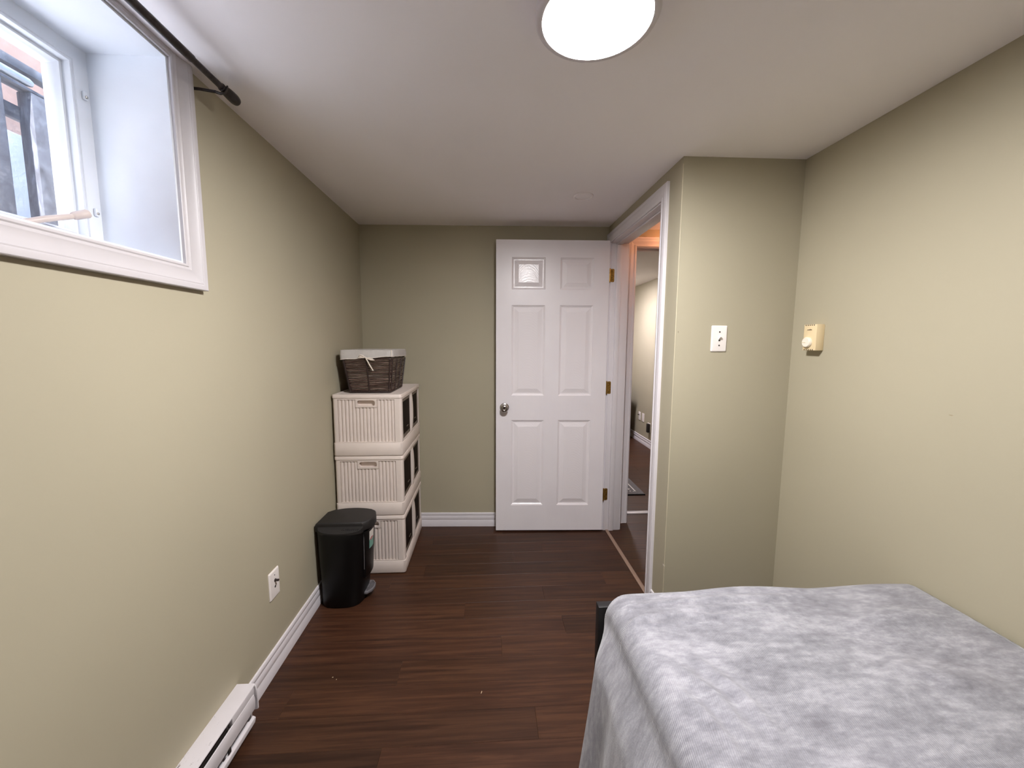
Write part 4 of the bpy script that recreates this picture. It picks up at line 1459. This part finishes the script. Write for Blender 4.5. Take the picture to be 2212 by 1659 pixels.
for j in range(NTT + 1):
    # denser towards the foot of the bed, which the picture shows
    q = (j / NTT) ** 1.5
    t = q * tot_t
    for i in range(NS + 1):
        s = i / NS * tot_s
        # cross direction
        if s < top_len:
            x, dz, side = XRGT - s, 0.0, 0.0
        elif s < top_len + arc:
            a = (s - top_len) / RAD
            x, dz, side = LEDGE + RAD - RAD * math.sin(a), -RAD * (1 - math.cos(a)), 0.0
        else:
            d = s - top_len - arc
            side = d
            x, dz = LEDGE, -RAD - d
        # along direction
        if t < foot_len:
            y, dz2 = YFOOT, -RAD - (foot_len - t)
        elif t < foot_len + arc:
            a = (t - foot_len) / RAD
            y, dz2 = YFOOT - RAD + RAD * math.cos(a), -RAD * (1 - math.sin(a))
        else:
            y, dz2 = YFOOT - RAD - (t - foot_len - arc), 0.0
        if side > 0:
            yy = y
            # hanging folds that open downwards and swing towards the head
            k = min(1.0, side / 0.40)
            q_ = min(1.0, side / 0.12)
            flare = 0.035 * q_ * q_ * (3 - 2 * q_) + 0.15 * side
            fo = (0.013 * math.sin(17 * yy + 2.2 + 1.1 * math.sin(5 * yy)) + 0.008 * math.sin(37 * yy + 0.7)) * k ** 1.2
            endk = 1.0 / (1.0 + math.exp(-(YFOOT - 0.055 - yy) / 0.018))
            x = LEDGE - (flare + fo) * (0.25 + 0.75 * endk)
            y = yy - 0.10 * k * math.exp(-((YFOOT - yy) / 0.16)) + 0.006 * k * math.sin(23 * yy)
            z = ZBED + dz + (dz2 if dz2 < 0 and side < 0.05 else 0.55 * dz2) + 0.035 * k * math.sin(6 * yy + 1.0)
            z = max(z, 0.02)
        else:
            z = top_h(x, y) + dz + dz2
            ww = max(0.0, 1 - abs(dz) / 0.05) if dz else 1
            if t < foot_len:
                z = ZBED + dz + dz2
        # round the plan of the corner
        if t < foot_len + arc and s > top_len - 0.05:
            kx = min(1.0, (s - (top_len - 0.05)) / 0.12)
            gy = 1.0 if t < foot_len else 1.0 - (t - foot_len) / arc
            y -= 0.030 * kx ** 2 * gy ** 1.5
        verts.append((x, y, z))
        uvs.append((s, t))
faces = []
for j in range(NTT):
    for i in range(NS):
        a = j * (NS + 1) + i
        faces.append((a, a + 1, a + NS + 2, a + NS + 1))
me = bpy.data.meshes.new('blanket')
borg = Vector((0.85, 0.2, 0.5))
me.from_pydata([tuple(Vector(v) - borg) for v in verts], [], faces)
uvl = me.uv_layers.new(name='cloth')
for lp in me.loops:
    uvl.data[lp.index].uv = uvs[lp.vertex_index]
me.shade_smooth()
me.materials.append(M_BLANKET)
blanket = bpy.data.objects.new('blanket', me)
COL.objects.link(blanket)
blanket.location = borg
sol = blanket.modifiers.new('thickness', 'SOLIDIFY')
sol.thickness = 0.004
sol.offset = 0.0
tag(blanket, 'light grey ribbed plush blanket draped over the bed', 'blanket')

# ------------------------------------------------------------------ beyond the doorway
def outlet(name, y, z, label, plug):
    r, P_ = wall_plate(name, (XFAR, y, z), (0, -1, 0), (-1, 0, 0), 0.071, 0.116, M_PLATE, label, 'outlet')
    for yy in (-0.02, 0.02):
        obj('socket', G().loops([[P_(x, yy + q, d) for x, q in rrect(-0.0145, 0.0145, -0.0125, 0.0125, 0.006, 3)] for d in (0.0058, 0.0075)]), M_PLATE, r)
    if plug:
        obj('connector', G().lathe([(0.006, -0.03), (0.006, -0.006)], 12, (XFAR, y, z + 0.02), 'X'), M_DARKMETAL, r, smooth=True)
    return r


outlet('wall_outlet', 5.276, 0.358, 'white wall plate with a dark connector, on the far room wall', True)
outlet('wall_outlet', 5.150, 0.357, 'plain white wall outlet on the far room wall, nearer the doorway', False)
pl = thing('plug_adapter', (XFAR, 4.935, 0.26), 'dark plug adapter on the far room wall above the baseboard', 'plug')
obj('plate', G().box(XFAR - 0.006, XFAR, 4.90, 4.985, 0.205, 0.325), M_PLATE, pl, bevel=0.002)
obj('adapter', G().box(XFAR - 0.04, XFAR - 0.006, 4.90, 4.95, 0.205, 0.32), M_DARKHOLE, pl, bevel=0.006)
cab = thing('dark_cabinet', (1.73, 5.55, 0), 'dark brown wooden cabinet in the far room, edge just visible', 'cabinet')
obj('body', G().box(1.50, 1.955, 5.34, 5.76, 0.06, 0.745), M_DARKWOOD, cab, bevel=0.003)
obj('top', G().box(1.485, 1.982, 5.325, 5.775, 0.745, 0.77), M_DARKWOOD, cab, bevel=0.004)
for zz in (0.09, 0.31, 0.53):
    dd = obj('drawer', G().box(1.52, 1.935, 5.325, 5.34, zz, zz + 0.195), M_DARKWOOD, cab, bevel=0.003)
    obj('knob', G().lathe([(0.006, -0.02), (0.012, -0.016), (0.012, -0.008), (0.005, 0.0)], 14, (1.7275, 5.325, zz + 0.098), 'Y'), M_DARKMETAL, dd, smooth=True)
for x in (1.52, 1.90):
    for y in (5.36, 5.71):
        obj('leg', G().box(x, x + 0.035, y, y + 0.035, 0, 0.06), M_DARKWOOD, cab)
# rug
RGX0, RGX1, RGY0, RGY1 = 0.75, 1.41, 3.35, 4.45
rug = thing('rug', (1.08, 3.9, 0), 'grey patterned rug with a white border line beyond the doorway', 'rug')
obj('pile', G().box(RGX0, RGX1, RGY0 + 0.012, RGY1 - 0.012, 0.0, 0.009), M_RUG, rug, bevel=0.002)
obj('binding', G().box(RGX0, RGX1, RGY0, RGY0 + 0.012, 0.0, 0.0095), M_RUGEDGE, rug, bevel=0.002)
obj('binding', G().box(RGX0, RGX1, RGY1 - 0.012, RGY1, 0.0, 0.0095), M_RUGEDGE, rug, bevel=0.002)
bx0, bx1, by0, by1 = RGX0 + 0.06, RGX1 - 0.06, RGY0 + 0.075, RGY1 - 0.075
obj('border_line', G().box(bx1 - 0.010, bx1, by0, by1, 0.008, 0.0098), M_RUGLINE, rug)
obj('border_line', G().box(bx0, bx0 + 0.010, by0, by1, 0.008, 0.0098), M_RUGLINE, rug)
for yy in (by0, by1):
    g = G()
    nz_ = 19
    for i in range(nz_):
        x = bx0 + (bx1 - bx0) * i / nz_
        g.box(x, x + 0.012, yy - 0.006 + 0.008 * (i % 2), yy + 0.004 + 0.008 * (i % 2), 0.008, 0.0098)
    obj('border_zigzag', g, M_RUGLINE, rug)
g = G()
for i in range(5):
    for j in range(8):
        x = bx0 + 0.05 + i * (bx1 - bx0 - 0.1) / 4
        y = by0 + 0.06 + j * (by1 - by0 - 0.12) / 7
        g.add([(x - 0.018, y, 0.0096), (x, y - 0.018, 0.0096), (x + 0.018, y, 0.0096), (x, y + 0.018, 0.0096)], [(0, 1, 2, 3)])
obj('diamond_pattern', g, M_RUGLINE, rug)

# ------------------------------------------------------------------ crumbs on the floor
def crumb(x, y, a, l, w, label):
    d = Vector((math.cos(a), math.sin(a), 0)) * l
    p = Vector((x, y, 0.0012))
    g = G().tube([p - d, p - d * 0.4 + Vector((0, 0, 0.0006)), p + d * 0.4 + Vector((0.001, 0, 0.0006)), p + d], [w * 0.4, w, w, w * 0.4], 6)
    tag(obj('crumb', g, M_CRUMB, smooth=True, origin=(x, y, 0)), label, 'crumb')


crumb(-0.027, 1.414, 1.4, 0.006, 0.0013, 'pale curved crumb lying alone in the middle of the floor')
crumb(-0.632, 1.516, 0.3, 0.0028, 0.0012, 'tiny pale crumb nearer the left wall, left one of two')
crumb(-0.613, 1.505, 1.0, 0.0022, 0.0011, 'tiny pale crumb near the left wall, right one of two')

bpy.data.objects.remove(tmp)
